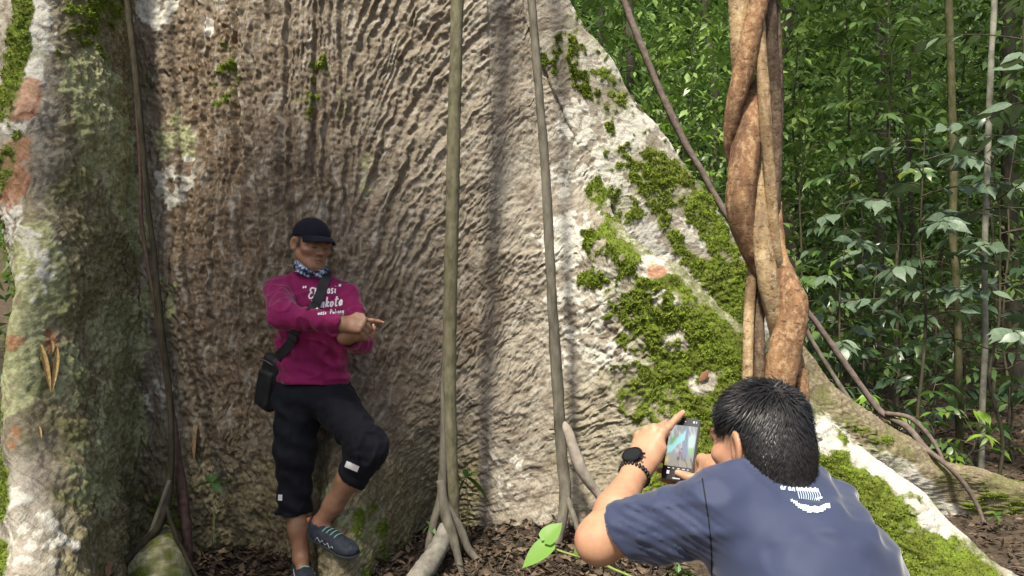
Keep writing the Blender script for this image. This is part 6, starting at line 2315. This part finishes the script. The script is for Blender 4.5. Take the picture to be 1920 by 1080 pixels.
def icon(kind, a, b, w, h=None, name='icon'):
    if kind == 'disc':
        V = [PH(a + w * math.cos(t_), b + w * math.sin(t_), .0050) for t_ in np.linspace(0, 6.283, 24, endpoint=False)]
        link(name, make_mesh(name, V, [tuple(range(24))]), ICON, phone)
    else:
        V = [PH(a + sx * w, b + sy * h, .0050) for sx, sy in ((-1, -1), (1, -1), (1, 1), (-1, 1))]
        link(name, make_mesh(name, V, [(0, 1, 2, 3)]), ICON, phone)


icon('disc', .003, -.0575, .0058, name='shutter_button')
icon('box', -.021, -.0590, .0032, .0042, 'gallery_icon')
icon('box', -.0, -.0715, .0088, .0013, 'gesture_bar')
for k, a in enumerate((-.021, -.010, .002, .014, .024)):
    icon('box', a, -.0485, (.0026, .0020, .0026, .0034, .0020)[k], .0010, 'mode_label')
icon('box', .0225, .0665, .0022, .0026, 'status_icon')
icon('box', .0285, .0665, .0012, .0024, 'status_icon')
icon('disc', .002, .0665, .0012, name='camera_dot')
# ------------------------------------------------------------------ small plants, stuck leaves and other details
NZ = int(np.sum(ZR < 3.05))
tree_bvh = bvh_of(G2f[ids[:NZ].reshape(-1)], np.stack([(np.arange(NZ - 1)[:, None] * NC + np.arange(NC - 1)[None]), (np.arange(NZ - 1)[:, None] * NC + np.arange(NC - 1)[None] + 1),
                  ((np.arange(NZ - 1)[:, None] + 1) * NC + np.arange(NC - 1)[None] + 1), ((np.arange(NZ - 1)[:, None] + 1) * NC + np.arange(NC - 1)[None])], -1).reshape(-1, 4))

FRESH = leaf_mat('leaf_bright_lime', (.20, .40, .07), (.26, .48, .10), .45, .35, .45)
HERB = leaf_mat('leaf_herb', (.040, .105, .020), (.085, .185, .040), .40, .45, .3)
DRYT = simple_mat('dry_leaf_tan', (.20, .125, .065), (.38, .26, .15), .7, .25, 14, .5, .004)
DRYB = simple_mat('dry_leaf_brown', (.20, .095, .050), (.30, .165, .095), .7, .25, 14, .5, .004)
BARKPEEL = simple_mat('pale_inner_bark', (.30, .17, .06), (.58, .46, .20), .75, .25, 16, .6, .004)


def nice_leaf(width=.5, droop=.2, fold=.12, rows=12, ncol=7, heart=False, curl=0.0):
    """A smooth leaf with a sunk midrib and side veins; unit length along +X."""
    V, Fq = [], []
    for k in range(rows + 1):
        u = k / rows
        w = width / 2 * (math.sin(math.pi * min(1, u * (.92 if heart else 1) + (.12 if heart else 0)) ** (.72 if heart else .85)) ** .8) if 0 < u < 1 else (.10 * width if (heart and k == 0) else .001)
        for j in range(ncol):
            s = 2 * j / (ncol - 1) - 1
            back = -.10 * abs(s) * (1 - u) ** 3 if heart else 0
            z = -droop * u * u + fold * abs(s) * w * 2 + .010 * math.sin(14 * u - 5 * abs(s)) * (1 - abs(s)) * abs(s) * 2 - curl * s * s * w
            V.append((u + back, s * w, z))
    for k in range(rows):
        for j in range(ncol - 1):
            a = k * ncol + j
            Fq.append((a, a + ncol, a + ncol + 1, a + 1))
    return np.array(V), np.array(Fq)


def plant(name, label, cat, stems, leaves, leafmat, stemmat, base, shape=None, group=None, up=(0, 0, 1)):
    """stems: lists of 3-D points; leaves: (attach point, tip point, width scale, roll)."""
    root = thing(name, label, cat, base, group)
    for st in stems:
        v, f = tube(st[0], st[1], 26, 7, .05, 3)
        link('stem', make_mesh('stem', v, f), stemmat, root)
    va_, fa_ = shape or nice_leaf(.46, .18, .14)
    me = make_mesh('leaf', va_, fa_)
    me.materials.append(leafmat)
    for a, b, ws, roll in leaves:
        a, b = np.asarray(a, float), np.asarray(b, float)
        place_leaf('leaf', me, a, b - a, np.linalg.norm(b - a), root, roll, ws, up)
    return root


GST = simple_mat('green_stem', (.16, .22, .05), (.28, .34, .10), .6, .3)
# the bright pair of leaves near the elbow
Yl = 2.15
plant('seedling', 'seedling stem with two bright lime green leaves in front of the photographer\'s elbow', 'plant',
      [([mp(1140, 1062, Yl - .03), mp(1100, 1048, Yl), mp(1062, 1037, Yl), mp(1040, 1028, Yl), mp(1031, 1015, Yl)], [.0035, .0032, .003, .0028, .0022]),
       ([mp(1260, 1190, Yl - .1), mp(1210, 1100, Yl - .06), mp(1140, 1062, Yl - .03)], [.005, .0042, .0035])],
      [(mp(1033, 1017, Yl), mp(976, 1063, Yl - .02), 1.2, .15), (mp(1021, 1013, Yl), mp(1053, 978, Yl + .02), 1.75, -.1), (mp(1080, 1041, Yl), mp(1083, 1020, Yl), 1, .3)],
      FRESH, GST, mp(1260, 1190, Yl - .1), nice_leaf(.46, .10, .10, heart=True), up=(-.25, -.75, .6))

hz = lambda px, Y: on_ground(px, Y)
def herb(label, px, py, Y, tips, mat=HERB, ws=1.0, root_py=None, shape=None, cat='plant'):
    c = mp(px, py, Y)
    b = mp(px + 3, root_py or py + 70, Y + .02)
    plant('seedling', label, cat, [([b, (b + c) / 2 + [.004, 0, 0], c], [.0032, .0026, .0016])],
          [(c, mp(tx, ty, Y + dy), ws, r) for tx, ty, dy, r in tips], mat, GST, b, shape)


herb('small seedling with dark green leaves in the shaded hollow left of the man', 398, 905, 3.62, [(362, 910, -.03, .5), (435, 895, .0, -.4), (415, 922, -.05, .6), (385, 888, .03, -.2), (406, 884, .04, .2)], root_py=1020)
herb('young plant with drooping oval leaves in the hollow just right of the thick liana', 874, 895, 3.72, [(902, 878, .0, -.3), (858, 900, -.05, .5), (872, 876, .05, 0), (924, 934, -.06, -.7), (856, 925, -.05, .6), (889, 886, -.06, .4)], ws=1.1, root_py=1000)
herb('small green seedling at the foot of the thick liana, on its left side', 806, 985, 3.5, [(790, 998, -.03, .4), (820, 978, 0, -.4), (800, 975, .02, 0), (816, 1000, -.04, .4)], root_py=1050)
herb('single pointed green leaf standing in the litter right of the liana roots', 930, 1068, 3.42, [(928, 1037, -.03, 1.2), (940, 1060, -.03, .4)], ws=1.3, root_py=1090)
herb('little seedling in the litter left of the lime green leaves', 975, 1020, 3.55, [(960, 1012, 0, .4), (985, 1030, -.04, -.4), (972, 1035, -.04, .3), (988, 1012, 0, -.3)], root_py=1060)
herb('green leaf pair poking up behind the lime green seedling', 1040, 978, 3.58, [(1022, 984, -.03, .7), (1050, 968, 0, -.4)], ws=1.2, root_py=1030)
herb('pale green leaf rosette beside the forked thin liana', 1125, 1068, 3.2, [(1100, 1062, -.02, .5), (1150, 1075, -.03, -.6), (1128, 1048, .02, .1), (1118, 1085, -.05, .4)], root_py=1110)
herb('green plant with several broad leaves under the photographer\'s sleeve', 1272, 1076, 3.1, [(1245, 1068, -.02, .5), (1300, 1060, -.02, -.5), (1270, 1052, .03, 0), (1290, 1082, -.05, -.4), (1255, 1084, -.05, .5), (1312, 1076, 0, -.5)], root_py=1120)
herb('small bright green plant on the soil beside the root, at the lower right', 1868, 968, 4.05, [(1850, 972, -.03, .5), (1886, 966, -.02, -.5), (1860, 958, .02, .1), (1876, 976, -.05, -.3), (1880, 957, .03, -.1)], root_py=1000)
herb('small seedling on the mossy buttress edge, at the lower right', 1668, 972, 3.28, [(1652, 960, -.02, .4), (1684, 962, 0, -.4), (1668, 956, .02, 0), (1655, 978, -.03, .4), (1684, 980, -.03, -.4), (1670, 990, -.04, .2)], ws=.45, root_py=985)


def stuck(label, base_px, tip_px, width, mat, droop, fold, roll=0.0, off=.012, name='dry_leaf', cat='leaf', shape=None):
    h0, n0 = cast(tree_bvh, *base_px, off)
    h1, n1 = cast(tree_bvh, *tip_px, off + .012)
    if h0 is None or h1 is None:
        return
    if abs(h0[1] - h1[1]) > .3:
        h1 = mp(*tip_px, h0[1])
    va_, fa_ = shape or nice_leaf(.32, droop, fold, curl=.5)
    me = make_mesh(name, va_, fa_)
    me.materials.append(mat)
    d = h1 - h0
    up = n0
    o = bpy.data.objects.new(name, me)
    L = np.linalg.norm(d)
    R = frame(d, roll, up) * np.array([L, L * width, L])[None]
    o.matrix_basis = Matrix([[*R[0], h0[0]], [*R[1], h0[1]], [*R[2], h0[2]], [0, 0, 0, 1]])
    COL.objects.link(o)
    o['label'] = label
    o['category'] = cat
    return o


stuck('curled tan dead leaf caught on the dark bark left of the man', (375, 796), (377, 862), .9, DRYT, -.08, .5)
stuck('large brown dead leaf standing upright against the left buttress foot', (183, 988), (190, 1068), 1.1, DRYB, -.10, .4)
stuck('second brown dead leaf, narrower, in the left bottom corner', (200, 1050), (196, 1095), .8, DRYB, .05, .4)
stuck('small pale broken leaf stuck on the left buttress face', (272, 928), (286, 938), 1.5, DRYT, .1, .2)
stuck('reddish dead leaf lying flat on the mossy buttress, above the phone', (1312, 716), (1330, 690), 1.4, DRYB, .02, .1)
# strip of yellow inner bark peeling off the left buttress
pe = thing('bark_flake', 'forked strip of yellow peeling inner bark on the left buttress', 'bark', cast(tree_bvh, 92, 740, 0)[0])
for a, b, w in (((74, 642), (90, 738), .42), ((106, 650), (93, 738), .42), ((94, 638), (94, 664), 1.2), ((72, 800), (74, 825), .6)):
    h0, h1 = cast(tree_bvh, *a, .006)[0], cast(tree_bvh, *b, .010)[0]
    if h0 is None or h1 is None:
        continue
    va_, fa_ = nice_leaf(.26, -.05, .3)
    me = make_mesh('strip', va_, fa_)
    me.materials.append(BARKPEEL)
    d = h1 - h0
    n0 = cast(tree_bvh, *a, .006)[1]
    L = np.linalg.norm(d)
    R = frame(d, 0, n0) * np.array([L, L * w, L])[None]
    o = bpy.data.objects.new('strip', me)
    o.parent = pe
    o.matrix_basis = Matrix.Translation(-pe.location) @ Matrix([[*R[0], h0[0]], [*R[1], h0[1]], [*R[2], h0[2]], [0, 0, 0, 1]])
    COL.objects.link(o)
